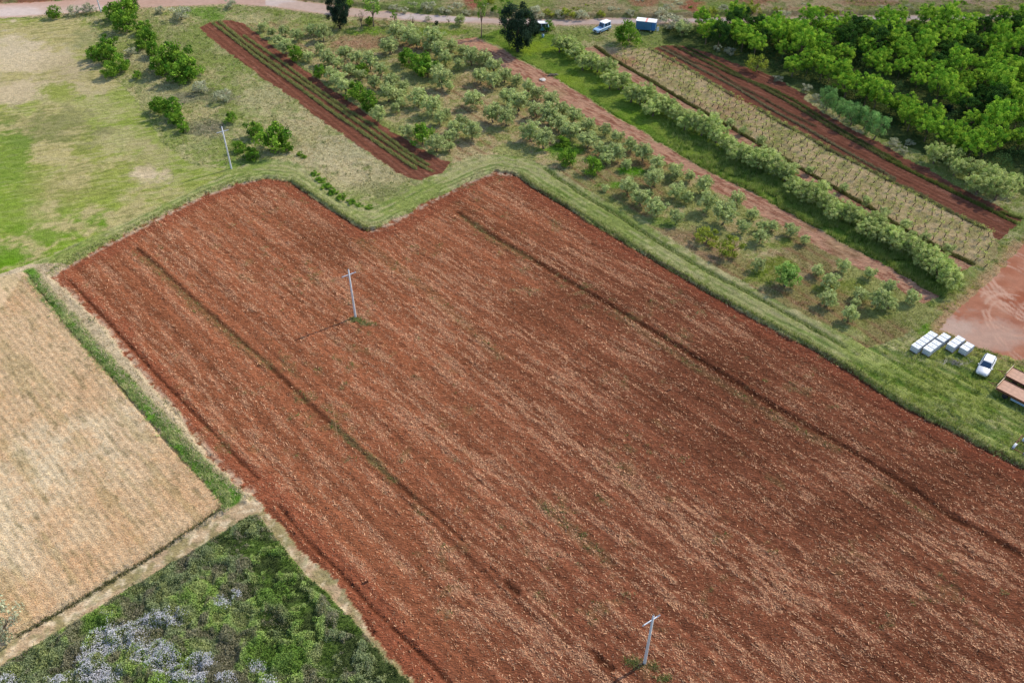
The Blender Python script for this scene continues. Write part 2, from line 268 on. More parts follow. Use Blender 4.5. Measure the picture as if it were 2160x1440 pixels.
    if Fr.any():
        cr = cmix(np.tile(S(134,132,86), (n, 1)), S(164,146,112), sm(n1, .45, .6)); cr = cmix(cr, S(108,122,62), sm(n2, .52, .7)*.7)
        c = np.where(Fr[:, None], cr, c); blobs(14, Fr.astype(float))
        z = z+Fr*.9*sm(dline(x, y, FAR[:17]), .3, 1.6)
    Wd = rid == 15
    c = np.where(Wd[:, None], cmix(np.tile(S(72,84,44), (n, 1)), S(98,104,58), sm(n2, .45, .7)), c)
    yz = (rid == 0)*sm(px, 1740, 1800)*sm(py, 690, 730); lf2 = fbm((x*RD[0]+y*RD[1])*.35, (-x*RD[1]+y*RD[0])*1.3, 36, 3)
    c = cmix(c, S(158,164,92), yz*sm(lf2, .42, .56)*.7); c = cmix(c, S(92,122,46), yz*sm(lf2, .44, .34)*.7)  # pale lumps; shade of the hollows is painted into the grass colour
    z = z+yz*.55*(lf2-.5)+(rid == 0)*(1-yz)*.30*(fbm(x*.7, y*.7, 37, 2)-.5)
    # open rough grass gets some relief
    gr = (rid == 0)|(rid == 3)|(rid == 16)|(rid == 8)|(rid == 9)|(rid == 14)
    z = z+gr*.10*(n3-.5)
    dF = dline(x, y, FIELD, True); z = z+((rid != 1)&(rid != 2)&(rid != 4))*.38*sm(dF, .02, .35)*(1-sm(dF, 4, 12))
    c = np.clip(c*(.90+.20*n3[:, None]), .004, .85)
    return rid, c, z, straw, weed
# ------------------------------------------------------------------ materials
MATS = {}
def nodemat(name):
    m = bpy.data.materials.new(name); m.use_nodes = True
    n = m.node_tree.nodes; n.clear()
    out = n.new('ShaderNodeOutputMaterial'); return m, n, m.node_tree.links, out
def mat_ground(name, sc, stretch, ang, var, bump, fine=9.0):
    m, n, l, out = nodemat(name)
    at = n.new('ShaderNodeAttribute'); at.attribute_name = 'Col'
    tc = n.new('ShaderNodeTexCoord'); mp = n.new('ShaderNodeMapping')
    mp.inputs['Rotation'].default_value = (0, 0, -ang); mp.inputs['Scale'].default_value = (stretch, 1, 1)
    l.new(tc.outputs['Object'], mp.inputs['Vector'])
    a = n.new('ShaderNodeTexNoise'); a.inputs['Scale'].default_value = sc; a.inputs['Detail'].default_value = 6; a.inputs['Roughness'].default_value = .7
    l.new(mp.outputs[0], a.inputs['Vector'])
    b = n.new('ShaderNodeTexNoise'); b.inputs['Scale'].default_value = fine; b.inputs['Detail'].default_value = 3
    l.new(mp.outputs[0], b.inputs['Vector'])
    mr = n.new('ShaderNodeMapRange'); mr.inputs[1].default_value = .3; mr.inputs[2].default_value = .7; mr.inputs[3].default_value = 1-var; mr.inputs[4].default_value = 1+var
    l.new(a.outputs[0], mr.inputs[0])
    mr2 = n.new('ShaderNodeMapRange'); mr2.inputs[1].default_value = .3; mr2.inputs[2].default_value = .7; mr2.inputs[3].default_value = 1-var*.7; mr2.inputs[4].default_value = 1+var*.7
    l.new(b.outputs[0], mr2.inputs[0])
    mu = n.new('ShaderNodeMath'); mu.operation = 'MULTIPLY'; l.new(mr.outputs[0], mu.inputs[0]); l.new(mr2.outputs[0], mu.inputs[1])
    vm = n.new('ShaderNodeVectorMath'); vm.operation = 'SCALE'; l.new(at.outputs['Color'], vm.inputs[0]); l.new(mu.outputs[0], vm.inputs['Scale'])
    bp = n.new('ShaderNodeBump'); bp.inputs['Strength'].default_value = .9; bp.inputs['Distance'].default_value = bump
    ad = n.new('ShaderNodeMath'); ad.operation = 'ADD'; l.new(a.outputs[0], ad.inputs[0]); l.new(b.outputs[0], ad.inputs[1]); l.new(ad.outputs[0], bp.inputs['Height'])
    d = n.new('ShaderNodeBsdfDiffuse'); d.inputs['Roughness'].default_value = .8
    l.new(vm.outputs[0], d.inputs['Color']); l.new(bp.outputs[0], d.inputs['Normal']); l.new(d.outputs[0], out.inputs[0])
    return m
aR = math.atan2(RD[1], RD[0]); aP = math.atan2(PD[1], PD[0]); aW = math.atan2(WD[1], WD[0])
G_soil = mat_ground('plowed_soil', 1.6, .38, aR, .36, .36, 7)
G_grass = mat_ground('rough_grass', 1.2, .8, .5, .24, .25, 6)
G_wheat = mat_ground('ripe_wheat', 2.2, .45, aW, .22, .25, 9)
G_strip = mat_ground('tilled_rows', 2.0, .22, aP, .28, .15, 8)
G_dirt = mat_ground('packed_dirt', .8, .9, 0, .07, .03, 5)
G_track = mat_ground('track_dirt', 1.6, .6, .6, .28, .16, 6)
GM = {0:G_grass,1:G_soil,2:G_wheat,3:G_grass,4:G_track,5:G_grass,6:G_strip,7:G_strip,8:G_grass,9:G_grass,10:G_strip,11:G_strip,12:G_dirt,13:G_dirt,14:G_grass,15:G_grass,16:G_grass}
def mat_leaf(name, trans=.3, rnd=.12):
    m, n, l, out = nodemat(name)
    at = n.new('ShaderNodeAttribute'); at.attribute_name = 'Col'
    oi = n.new('ShaderNodeObjectInfo'); mr = n.new('ShaderNodeMapRange'); mr.inputs[3].default_value = 1-rnd; mr.inputs[4].default_value = 1+rnd
    l.new(oi.outputs['Random'], mr.inputs[0])
    vm = n.new('ShaderNodeVectorMath'); vm.operation = 'SCALE'; l.new(at.outputs['Color'], vm.inputs[0]); l.new(mr.outputs[0], vm.inputs['Scale'])
    d = n.new('ShaderNodeBsdfDiffuse'); t = n.new('ShaderNodeBsdfTranslucent'); mx = n.new('ShaderNodeMixShader'); mx.inputs[0].default_value = trans
    l.new(vm.outputs[0], d.inputs[0]); l.new(vm.outputs[0], t.inputs[0]); l.new(d.outputs[0], mx.inputs[1]); l.new(t.outputs[0], mx.inputs[2]); l.new(mx.outputs[0], out.inputs[0])
    return m
LEAF = mat_leaf('foliage', .30); BLADE = mat_leaf('grass_blades', .25, 0)
def mat_p(name, col, rough=.6, metal=0, var=0.0, vs=3.0, bump=0, spec=.5):
    if name in MATS: return MATS[name]
    m, n, l, out = nodemat(name)
    p = n.new('ShaderNodeBsdfPrincipled'); p.inputs['Base Color'].default_value = (*col, 1); p.inputs['Roughness'].default_value = rough; p.inputs['Metallic'].default_value = metal
    l.new(p.outputs[0], out.inputs[0])
    if var or bump:
        tc = n.new('ShaderNodeTexCoord'); a = n.new('ShaderNodeTexNoise'); a.inputs['Scale'].default_value = vs; a.inputs['Detail'].default_value = 5
        l.new(tc.outputs['Object'], a.inputs['Vector'])
        mr = n.new('ShaderNodeMapRange'); mr.inputs[1].default_value = .3; mr.inputs[2].default_value = .7; mr.inputs[3].default_value = 1-var; mr.inputs[4].default_value = 1+var
        l.new(a.outputs[0], mr.inputs[0])
        vm = n.new('ShaderNodeVectorMath'); vm.operation = 'SCALE'; vm.inputs[0].default_value = col; l.new(mr.outputs[0], vm.inputs['Scale']); l.new(vm.outputs[0], p.inputs['Base Color'])
        if bump:
            bp = n.new('ShaderNodeBump'); bp.inputs['Distance'].default_value = bump; l.new(a.outputs[0], bp.inputs['Height']); l.new(bp.outputs[0], p.inputs['Normal'])
    MATS[name] = m; return m
BARK = mat_p('bark', tuple(S(112,96,80)), .9, 0, .3, 6, .02)
BARKD = mat_p('dark_bark', tuple(S(70,58,48)), .9, 0, .3, 6, .02)
CONC = mat_p('pale_concrete', tuple(S(190,192,196)), .8, 0, .10, 3)
STEEL = mat_p('galvanised_steel', tuple(S(190,196,204)), .5, .3, .1, 8)
# ------------------------------------------------------------------ mesh helpers
def link(o, parent=None):
    COL.objects.link(o)
    if parent is not None: o.parent = parent
    return o
def np_mesh(name, V, Fc, C=None, mat=None):
    me = bpy.data.meshes.new(name); k = Fc.shape[1]
    me.vertices.add(len(V)); me.vertices.foreach_set('co', V.astype(np.float32).ravel())
    me.loops.add(Fc.size); me.loops.foreach_set('vertex_index', Fc.astype(np.int32).ravel())
    me.polygons.add(len(Fc)); me.polygons.foreach_set('loop_start', (np.arange(len(Fc))*k).astype(np.int32))
    me.update(calc_edges=True)
    if C is not None:
        ca = me.color_attributes.new('Col', 'FLOAT_COLOR', 'POINT')
        ca.data.foreach_set('color', np.hstack([C, np.ones((len(C), 1))]).astype(np.float32).ravel())
    if mat: me.materials.append(mat)
    return me
def tag(o, label, cat, group=None, kind=None):
    if label: o['label'] = label
    if cat: o['category'] = cat
    if group: o['group'] = group
    if kind: o['kind'] = kind
    return o
def thing(name, label, cat, loc=(0,0,0), rz=0, group=None):
    o = bpy.data.objects.new(name, None); o.empty_display_size = .3; link(o); o.location = loc; o.rotation_euler = (0, 0, rz)
    return tag(o, label, cat, group)
def stuff(name, me, label, cat):
    return tag(link(bpy.data.objects.new(name, me)), label, cat, None, 'stuff')
class MB:
    def __init__(s): s.bm = bmesh.new()
    def box(s, x0, x1, y0, y1, z0, z1, bev=0):
        r = bmesh.ops.create_cube(s.bm, size=1)['verts']
        for v in r: v.co = Vector(((x0+x1)/2+v.co.x*(x1-x0), (y0+y1)/2+v.co.y*(y1-y0), (z0+z1)/2+v.co.z*(z1-z0)))
        if bev:
            es = list({e for v in r for e in v.link_edges}); bmesh.ops.bevel(s.bm, geom=es, offset=bev, segments=2, affect='EDGES')
        return s
    def tube(s, pts, rad, n=7, cap=True):
        pts = [Vector(p) for p in pts]; rad = rad if isinstance(rad, (list, tuple)) else [rad]*len(pts)
        rings = []
        for i, p in enumerate(pts):
            d = (pts[min(i+1, len(pts)-1)]-pts[max(i-1, 0)]).normalized()
            a = d.cross(Vector((0, 0, 1)));  a = Vector((1, 0, 0)) if a.length < .05 else a.normalized(); b = d.cross(a)
            rings.append([s.bm.verts.new(p+(a*math.cos(2*PI*k/n)+b*math.sin(2*PI*k/n))*rad[i]) for k in range(n)])
        for r0, r1 in zip(rings, rings[1:]):
            for k in range(n): s.bm.faces.new((r0[k], r0[(k+1) % n], r1[(k+1) % n], r1[k]))
        if cap: s.bm.faces.new(rings[0][::-1]); s.bm.faces.new(rings[-1])
        return s
    def loft(s, rings, cap=True):
        R = [[s.bm.verts.new(p) for p in r] for r in rings]; n = len(R[0])
        for r0, r1 in zip(R, R[1:]):
            for k in range(n): s.bm.faces.new((r0[k], r0[(k+1) % n], r1[(k+1) % n], r1[k]))
        if cap: s.bm.faces.new(R[0][::-1]); s.bm.faces.new(R[-1])
        return s
    def poly(s, pts): s.bm.faces.new([s.bm.verts.new(p) for p in pts]); return s
    def mesh(s, name, mat, smooth=False):
        bmesh.ops.recalc_face_normals(s.bm, faces=s.bm.faces)
        me = bpy.data.meshes.new(name); s.bm.to_mesh(me); s.bm.free(); me.materials.append(mat)
        if smooth:
            for p in me.polygons: p.use_smooth = True
        return me
    def build(s, name, mat, parent=None, smooth=False):
        return link(bpy.data.objects.new(name, s.mesh(name, mat, smooth)), parent)
def copy_tree(o, parent=None):
    c = o.copy(); COL.objects.link(c); c.parent = parent
    for ch in o.children: copy_tree(ch, c)
    return c
# ------------------------------------------------------------------ terrain lattice, partitioned into regions
def gz(x, y): return float((fbm(np.array([x*.04]), np.array([y*.04]), 70, 2)[0]-.5)*.25)
def terrain():
    RES = .25; ys = np.arange(34, 272, RES); xs = np.arange(-166, 166, RES)
    X, Y = np.meshgrid(xs, ys); x = X.ravel(); y = Y.ravel()
    keep = np.abs(x) < .4256*y+33.9+16
    idx = np.full(x.shape, -1); ki = np.nonzero(keep)[0]
    rid = np.zeros(x.shape, int); c = np.zeros((len(x), 3)); z = np.zeros(x.shape)
    for ch in np.array_split(ki, 6):
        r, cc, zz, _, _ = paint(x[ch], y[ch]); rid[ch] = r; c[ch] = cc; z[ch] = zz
    nx = len(xs); a = np.arange(len(x)).reshape(X.shape)
    q = np.stack([a[:-1, :-1], a[:-1, 1:], a[1:, 1:], a[1:, :-1]], -1).reshape(-1, 4)
    q = q[keep[q].all(1)]; fr = rid[q[:, 0]]
    V = np.stack([x, y, z], 1)
    for k in NAMES:
        f = q[fr == k]
        if not len(f): continue
        u, inv = np.unique(f.ravel(), return_inverse=True)
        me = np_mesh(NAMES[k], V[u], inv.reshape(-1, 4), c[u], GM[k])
        o = link(bpy.data.objects.new(NAMES[k], me)); o['kind'] = 'structure'
        me.polygons.foreach_set('use_smooth', np.ones(len(f), bool))
terrain()
m_, n_, l_, out_ = nodemat('distant_land'); tc = n_.new('ShaderNodeTexCoord'); a_ = n_.new('ShaderNodeTexNoise'); a_.inputs['Scale'].default_value = .02; a_.inputs['Detail'].default_value = 8
cr_ = n_.new('ShaderNodeValToRGB'); cr_.color_ramp.elements[0].position = .4; cr_.color_ramp.elements[0].color = (*S(112,120,66), 1); cr_.color_ramp.elements[1].position = .6; cr_.color_ramp.elements[1].color = (*S(150,112,80), 1)
d_ = n_.new('ShaderNodeBsdfDiffuse'); l_.new(tc.outputs['Object'], a_.inputs[0]); l_.new(a_.outputs[0], cr_.inputs[0]); l_.new(cr_.outputs[0], d_.inputs[0]); l_.new(d_.outputs[0], out_.inputs[0])
mb = MB(); mb.poly([(-2500, -800, -.7), (2500, -800, -.7), (2500, 4500, -.7), (-2500, 4500, -.7)]); g_ = mb.build('ground', m_); g_['kind'] = 'structure'
# ------------------------------------------------------------------ scattered ground cover
def scatter(npts, bbox, accept):
    """accept(x,y,rid,c,z,straw,weed)->probability; returns kept arrays"""
    x0, x1, y0, y1 = bbox; out = []
    for _ in range(max(1, npts//150000)):
        n = min(npts, 150000)
        x = RNG.uniform(x0, x1, n); y = RNG.uniform(y0, y1, n)
        k = np.abs(x) < .4256*y+33.9+9; x, y = x[k], y[k]
        r, c, z, s, w_ = paint(x, y); p = accept(x, y, r, c, z, s, w_)
        k = RNG.random(len(x)) < p
        out.append((x[k], y[k], r[k], c[k], z[k], s[k], w_[k]))
    return [np.concatenate(v) for v in zip(*out)]
def blades(x, y, z, c, h, wd, nb, spread, lean=.5, cv=.18, tip=1.15):
    """tufts: nb triangles per point"""
    n = len(x)*nb
    X = np.repeat(x, nb)+RNG.normal(0, 1, n)*np.repeat(spread, nb); Y = np.repeat(y, nb)+RNG.normal(0, 1, n)*np.repeat(spread, nb); Z = np.repeat(z, nb)-.03
    Hh = np.repeat(h, nb)*RNG.uniform(.6, 1.2, n); W = np.repeat(wd, nb)*RNG.uniform(.6, 1.3, n)
    a = RNG.uniform(0, 2*PI, n); la = RNG.uniform(0, 2*PI, n); le = RNG.uniform(0, lean, n)*Hh
    V = np.empty((n, 3, 3))
    V[:, 0] = np.stack([X-np.cos(a)*W/2, Y-np.sin(a)*W/2, Z], 1); V[:, 1] = np.stack([X+np.cos(a)*W/2, Y+np.sin(a)*W/2, Z], 1)
    V[:, 2] = np.stack([X+np.cos(la)*le, Y+np.sin(la)*le, Z+Hh], 1)
    C = np.repeat(c, nb, 0)*RNG.uniform(1-cv, 1+cv, (n, 1)); CC = np.repeat(C[:, None], 3, 1); CC[:, 2] *= tip
    return V.reshape(-1, 3), np.arange(n*3).reshape(-1, 3), CC.reshape(-1, 3)
def cards(x, y, z, c, L, W, ang, tilt, cv=.15):
    """small flat quads lying near the ground"""
    n = len(x); ca, sa = np.cos(ang), np.sin(ang); tz = np.tan(RNG.normal(0, tilt, n)); tz2 = np.tan(RNG.normal(0, tilt, n))
    V = np.empty((n, 4, 3))
    for k, (u, v) in enumerate(((-1, -1), (1, -1), (1, 1), (-1, 1))):
        du = u*L/2; dv2 = v*W/2*(1-.35*(u > 0))
        V[:, k, 0] = x+du*ca-dv2*sa; V[:, k, 1] = y+du*sa+dv2*ca; V[:, k, 2] = z+.03+np.abs(tz*L/2)+du*tz+dv2*tz2
    C = np.repeat((c*RNG.uniform(1-cv, 1+cv, (n, 1)))[:, None], 4, 1)
    return V.reshape(-1, 3), np.arange(n*4).reshape(-1, 4), C.reshape(-1, 3)
def leafcards(x, y, z, c, L, W, cv=.18):
    """randomly oriented quads"""
    n = len(x); a = RNG.normal(0, 1, (n, 3)); a /= np.linalg.norm(a, axis=1)[:, None]; b = np.cross(a, RNG.normal(0, 1, (n, 3))); b /= np.linalg.norm(b, axis=1)[:, None]+1e-9
    p = np.stack([x, y, z], 1); V = np.empty((n, 4, 3))
    V[:, 0] = p-a*(L/2)[:, None]; V[:, 1] = p-b*(W/2)[:, None]; V[:, 2] = p+a*(L/2)[:, None]; V[:, 3] = p+b*(W/2)[:, None]
    C = np.repeat((c*RNG.uniform(1-cv, 1+cv, (n, 1)))[:, None], 4, 1)
    return V.reshape(-1, 3), np.arange(n*4).reshape(-1, 4), C.reshape(-1, 3)
ALL = (-150, 150, 41, 262); FB = (-80, 92, 38, 153)
STRAWC = S(218,172,138)
# straw litter on the field
x, y, r, c, z, s_, w_ = scatter(1350000, FB, lambda x, y, r, c, z, s, w: (r == 1)*np.clip(.04+s*.68, 0, 1)*.85)
n = len(x); ang = aR+RNG.normal(0, .5, n); hh = RNG.random(n)
V, Fc, C = cards(x, y, z, STRAWC*RNG.uniform(.55, 1.20, (n, 1))*np.array([1, .97, .92]), .07+.28*hh**2, .025+.075*RNG.random(n)**1.5, ang, .34)
stuff('straw_litter', np_mesh('straw_litter', V, Fc, C, BLADE), 'pale straw litter strewn in streaks over the red plowed field', 'straw')
# clods
x, y, r, c, z, s_, w_ = scatter(450000, FB, lambda x, y, r, c, z, s, w: (r == 1)*(.55-.3*s))
n = len(x); sz = .05+.13*RNG.random(n)**2.5; V = np.empty((n, 4, 3)); rot = RNG.uniform(0, 2*PI, n)
for k in range(3):
    V[:, k, 0] = x+np.cos(rot+k*2.094)*sz*RNG.uniform(.7, 1.6, n); V[:, k, 1] = y+np.sin(rot+k*2.094)*sz*RNG.uniform(.7, 1.4, n); V[:, k, 2] = z-.03
V[:, 3, 0] = x; V[:, 3, 1] = y; V[:, 3, 2] = z+sz*RNG.uniform(.6, 1.1, n)
b_ = np.arange(n)*4; Fc = np.concatenate([np.stack([b_, b_+1, b_+3], 1), np.stack([b_+1, b_+2, b_+3], 1), np.stack([b_+2, b_, b_+3], 1)])
C = np.repeat((c*RNG.uniform(.8, 1.25, (n, 1)))[:, None], 4, 1).reshape(-1, 3)
m_clod, n_, l_, out_ = nodemat('soil_clods'); at = n_.new('ShaderNodeAttribute'); at.attribute_name = 'Col'; d_ = n_.new('ShaderNodeBsdfDiffuse'); l_.new(at.outputs['Color'], d_.inputs[0]); l_.new(d_.outputs[0], out_.inputs[0])
stuff('soil_clods', np_mesh('soil_clods', V.reshape(-1, 3), Fc, C, m_clod), 'loose red soil clods covering the plowed field', 'soil')
# field weeds
x, y, r, c, z, s_, w_ = scatter(300000, FB, lambda x, y, r, c, z, s, w: (r == 1)*np.clip(w-.2, 0, 1)*.42)
pb = []
for (bx, by, k) in ((750,674,170),(768,680,60),(786,684,30),(1340,1398,90),(1375,1405,70),(1400,1430,60),(1330,1392,40),(1150,1068,14),(1165,1078,14),(1205,1105,10),(1230,1126,12),(1440,968,14),(1250,1160,10),(490,475,10),(455,520,10),(2120,1250,14),(1625,1165,12),(735,966,10),(285,535,14),(1250,1275,8),(1320,1255,12)):
    gx, gy = G(bx, by); pb.append((gx+RNG.normal(0, .45, k), gy+RNG.normal(0, .3, k)))
xb = np.concatenate([p[0] for p in pb]); yb = np.concatenate([p[1] for p in pb])
x = np.concatenate([x, xb]); y = np.concatenate([y, yb]); n = len(x); _, _, z, _, _ = paint(x, y)
cc = np.where((RNG.random(n) < .5)[:, None], S(120,134,72)[None], S(168,158,112)[None])
V, Fc, C = blades(x, y, z, cc, RNG.uniform(.14, .38, n), RNG.uniform(.05, .12, n), 6, np.full(n, .11), .9)
stuff('field_weeds', np_mesh('field_weeds', V, Fc, C, BLADE), 'sparse grey green weeds sprouting along the furrows of the plowed field', 'weeds')
# wheat
x, y, r, c, z, s_, w_ = scatter(450000, (-80, -20, 41, 122), lambda x, y, r, c, z, s, w: (r == 2)*1.0)
n = len(x); V, Fc, C = blades(x, y, z, c*1.12, RNG.uniform(.06, .17, n), RNG.uniform(.03, .08, n), 3, np.full(n, .09), .6, .20, 1.1)
stuff('wheat_stalks', np_mesh('wheat_stalks', V, Fc, C, BLADE), 'ripe golden wheat standing in the left field', 'wheat')
# grass on verges, orchard, strips
def gden(x, y, r, c, z, s, w):
    p = np.select([r == 0, r == 16, r == 8, r == 9, r == 3, r == 14, r == 4, r == 15], [.75, .62, .8, .40, .34, .55, .10, .2], 0.0)+.9*(r == 5)
    return p*(.25+1.2*fbm(x*.7, y*.7, 41, 3))
x, y, r, c, z, s_, w_ = scatter(1050000, ALL, gden)
n = len(x); nz = fbm(x*.35, y*.35, 44, 3); h = np.select([r == 0, r == 16, r == 8, r == 3, r == 5], [.20, .24, .14, .09, .34], .16)*(.5+1.1*nz)
dvg = dline(x, y, VERGE); h = np.where((r == 0) & (dvg < 2.4), h*.45, h)
q_ = RNG.random(n); mm = ((r == 0)|(r == 16)|(r == 14)|(r == 9)).astype(float); tl_ = (r == 0)*sm(proj(x, y)[0], 1760, 1850)*sm(proj(x, y)[1], 700, 740)
h = h*(1+1.3*tl_*sm(fbm(x*.9, y*.9, 45, 2), .4, .65)); c = cmix(c, S(190,176,138), mm*(q_ < .20)*.75); c = cmix(c, S(84,108,48), mm*(q_ > .86)*.8); c = cmix(c, S(146,158,70), tl_*.5)
V, Fc, C = blades(x, y, z, c*(.92+.35*nz[:, None]), h, .05+.10*RNG.random(n), 4, .10+.08*RNG.random(n), .9, .2)
stuff('grass', np_mesh('grass', V, Fc, C, BLADE), 'rough green and straw coloured grass on the verges and between the trees', 'grass')
x, y, r, c, z, s_, w_ = scatter(260000, ALL, lambda x, y, r, c, z, s, w: ((r == 0)|(r == 14)|((r == 16)&(proj(x, y)[0] < 900)))*sm(dline(x, y, VERGE), 2.6, 3.4)*sm(fbm(x*.5, y*.5, 48, 3), .40, .60)*(.30+.6*(proj(x, y)[0] > 1760)))
n = len(x); q_ = RNG.random(n); rg_ = (proj(x, y)[0] > 1760).astype(float); c = cmix(c, S(196,182,144), (q_ < .5)*.7*(1-rg_)); c = cmix(c, S(160,172,84), (q_ < .6)*.7*rg_); c = cmix(c, S(76,104,46), (q_ > .72)*.75)
V, Fc, C = blades(x, y, z, c, RNG.uniform(.22, .55, n), RNG.uniform(.07, .14, n), 9, np.full(n, .17), .8)
stuff('tussocks', np_mesh('tussocks', V, Fc, C, BLADE), 'coarse grass tussocks, straw pale and dark green, on the rough ground', 'grass')
x, y, r, c, z, s_, w_ = scatter(700000, (10, 90, 108, 205), lambda x, y, r, c, z, s, w: (r == 8)*sm(proj(x, y)[0], 1380, 1620)*sm(fbm(x*.6, y*.6, 49, 3), .34, .56)*.9)
n = len(x); q_ = RNG.random(n); c = cmix(np.tile(S(138,158,74), (n, 1)), S(176,180,112), (q_ < .35)*.8); c = cmix(c, S(96,128,54), (q_ > .75)*.8)
V, Fc, C = blades(x, y, z, c, RNG.uniform(.35, .95, n), RNG.uniform(.07, .13, n), 7, np.full(n, .16), .7)
stuff('tall_weeds', np_mesh('tall_weeds', V, Fc, C, BLADE), 'tall lush green weeds under the lower half of the dense olive row', 'weeds')
# tall edge grass along field borders (casts the dark line on the soil, which the soil colour also paints)
def along(pts, step, jit, off=0):
    xs, ys = [], []
    for (x1, y1), (x2, y2) in zip(pts, pts[1:]):
        L = math.hypot(x2-x1, y2-y1); k = max(1, int(L/step)); t = RNG.random(k)
        nxn, nyn = -(y2-y1)/L, (x2-x1)/L
        xs.append(x1+(x2-x1)*t+nxn*off+RNG.normal(0, jit, k)); ys.append(y1+(y2-y1)*t+nyn*off+RNG.normal(0, jit, k))
    return np.concatenate(xs), np.concatenate(ys)
E1 = along(FIELD[6:11], .025, .18, .35); E2 = along(FIELD[16:30], .018, .22, .35); E3 = along(FIELD[0:5], .06, .3, .5); E4 = along(VDITCH, .05, .2, 0)
x = np.concatenate([E1[0], E2[0], E3[0], E4[0]]); y = np.concatenate([E1[1], E2[1], E3[1], E4[1]]); n = len(x)
_, cc, z, _, _ = paint(x, y); cc = cmix(np.tile(S(184,182,126), (n, 1)), S(128,146,72), (RNG.random(n) < .45).astype(float))
V, Fc, C = blades(x, y, z, cc, RNG.uniform(.18, .48, n), RNG.uniform(.05, .12, n), 4, np.full(n, .10), .5)
stuff('edge_grass', np_mesh('edge_grass', V, Fc, C, BLADE), 'taller uncut grass fringing the edges of the plowed field', 'grass')
# green strip by wheat: leafy
x, y = along(GL([(66,588),(112,645),(172,716),(252,806),(332,892),(402,970),(450,1020),(482,1055),(470,1075)]), .012, .42); n = len(x)
_, _, z, _, _ = paint(x, y); hz = fbm(x*.8, y*.8, 46, 3)
cc = cmix(np.tile(S(176,186,122), (n, 1)), S(124,150,78), sm(hz, .58, .40)); cc = cmix(cc, S(204,190,152), (RNG.random(n) < .22)*.8); kk = RNG.random(n) < sm(fbm(x*.5, y*.5, 47, 3), .28, .55); x, y, z, cc, hz = x[kk], y[kk], z[kk], cc[kk], hz[kk]; n = len(x); V, Fc, C = blades(x, y, z, cc, .10+.6*hz*RNG.uniform(.6, 1.1, n), RNG.uniform(.06, .13, n), 4, np.full(n, .12), .8)
stuff('weed_strip', np_mesh('weed_strip', V, Fc, C, BLADE), 'bright green weed strip between the wheat and the plowed field', 'weeds')
x, y = along(GL([(85,590),(125,640),(190,715),(270,806),(350,892),(420,970),(470,1010),(505,1040)]), .03, .30); n = len(x); _, _, z, _, _ = paint(x, y)
V, Fc, C = blades(x, y, z, np.tile(S(206,190,160), (n, 1)), RNG.uniform(.12, .35, n), RNG.uniform(.05, .11, n), 4, np.full(n, .12), 1.0)
stuff('dry_grass_strip', np_mesh('dry_grass_strip', V, Fc, C, BLADE), 'bleached dry grass between the green weed strip and the red soil', 'grass')
x, y = along(GL([(30,1345),(100,1306),(200,1248),(330,1168),(430,1103),(474,1074)]), .03, .15); n = len(x); _, _, z, _, _ = paint(x, y)
V, Fc, C = blades(x, y, z, cmix(np.tile(S(110,112,70), (n, 1)), S(80,80,50), (RNG.random(n) < .5).astype(float)), RNG.uniform(.15, .4, n), RNG.uniform(.05, .11, n), 4, np.full(n, .10), .7)  # dark tuft colours carry the shadow at the foot of the wheat
stuff('wheat_edge_shade_weeds', np_mesh('wheat_edge_shade_weeds', V, Fc, C, BLADE), 'dull dark weed tufts standing in for the wheat edge shadow by the dirt track', 'weeds')
# scrub bottom left: leaf cards over a lumpy canopy
xmin, xmax = min(p[0] for p in SCRUB), max(p[0] for p in SCRUB)
n = 680000; x = RNG.uniform(-62, -8, n); y = RNG.uniform(41, 72, n)
k = inpoly(x, y, SCRUB); x, y = x[k], y[k]; px, py = proj(x, y, 0)
lump = fbm(x*.8, y*.8, 60, 3); big = fbm(x*.16, y*.16, 61, 2)
de = dline(x, y, SCRUB, True)
hgt = (.12+1.1*sm(lump, .30, .74)*(.45+big))*sm(de+(lump-.5), .0, 1.2)
hgt = np.maximum(hgt, .12+.35*fbm(x*2.2, y*2.2, 67, 2))
zz = hgt*np.sqrt(RNG.random(len(x)))
hue = fbm(x*.22, y*.22, 63, 3); hue2 = fbm(x*.7, y*.7, 64, 2)
cc = cmix(np.tile(S(162,184,102), (len(x), 1)), S(140,150,108), sm(hue, .44, .58)); cc = cmix(cc, S(140,132,110), sm(hue2, .52, .66)*.85); cc = cmix(cc, S(112,146,60), sm(hue, .44, .30)*.8)
cc = cmix(cc, S(158,164,106), sm(hue2, .44, .28)*.7)
fl = np.zeros(len(x))
for (bx, by, rx, ry) in ((270,1330,62,26),(340,1302,40,14),(190,1385,36,26),(230,1350,30,26),(210,1420,40,20),(345,1390,34,34),(400,1420,60,18),(440,1395,40,14),(500,1250,14,10),(470,1262,16,14),(20,1438,26,14),(545,1400,20,12),(320,1365,30,30),(120,1430,18,8),(480,1430,30,14),(570,1430,16,10)):
    fl = np.maximum(fl, sm(np.sqrt(((px-bx)/rx)**2+((py-by-8)/ry)**2)+(hue2-.5)*1.6, 1.5, .4))
fl = fl*(.35+.9*sm(fbm(x*1.3, y*1.3, 66, 3), .38, .6)); L = RNG.uniform(.08, .20, len(x)); gsel = RNG.random(len(x)) > fl*.55
V, Fc, C = leafcards(x[gsel], y[gsel], zz[gsel]+.02, cc[gsel], L[gsel], L[gsel]*.6)
stuff('scrub', np_mesh('scrub', V, Fc, C, LEAF), 'dense green and grey scrub filling the corner below the dirt track', 'scrub')
fs = (fl > .03) & (RNG.random(len(x)) < fl*.62)
V, Fc, C = leafcards(x[fs], y[fs], hgt[fs]+RNG.uniform(-.05, .12, fs.sum()), np.tile(S(204,202,208), (fs.sum(), 1)), RNG.uniform(.07, .15, fs.sum()), RNG.uniform(.06, .12, fs.sum()))
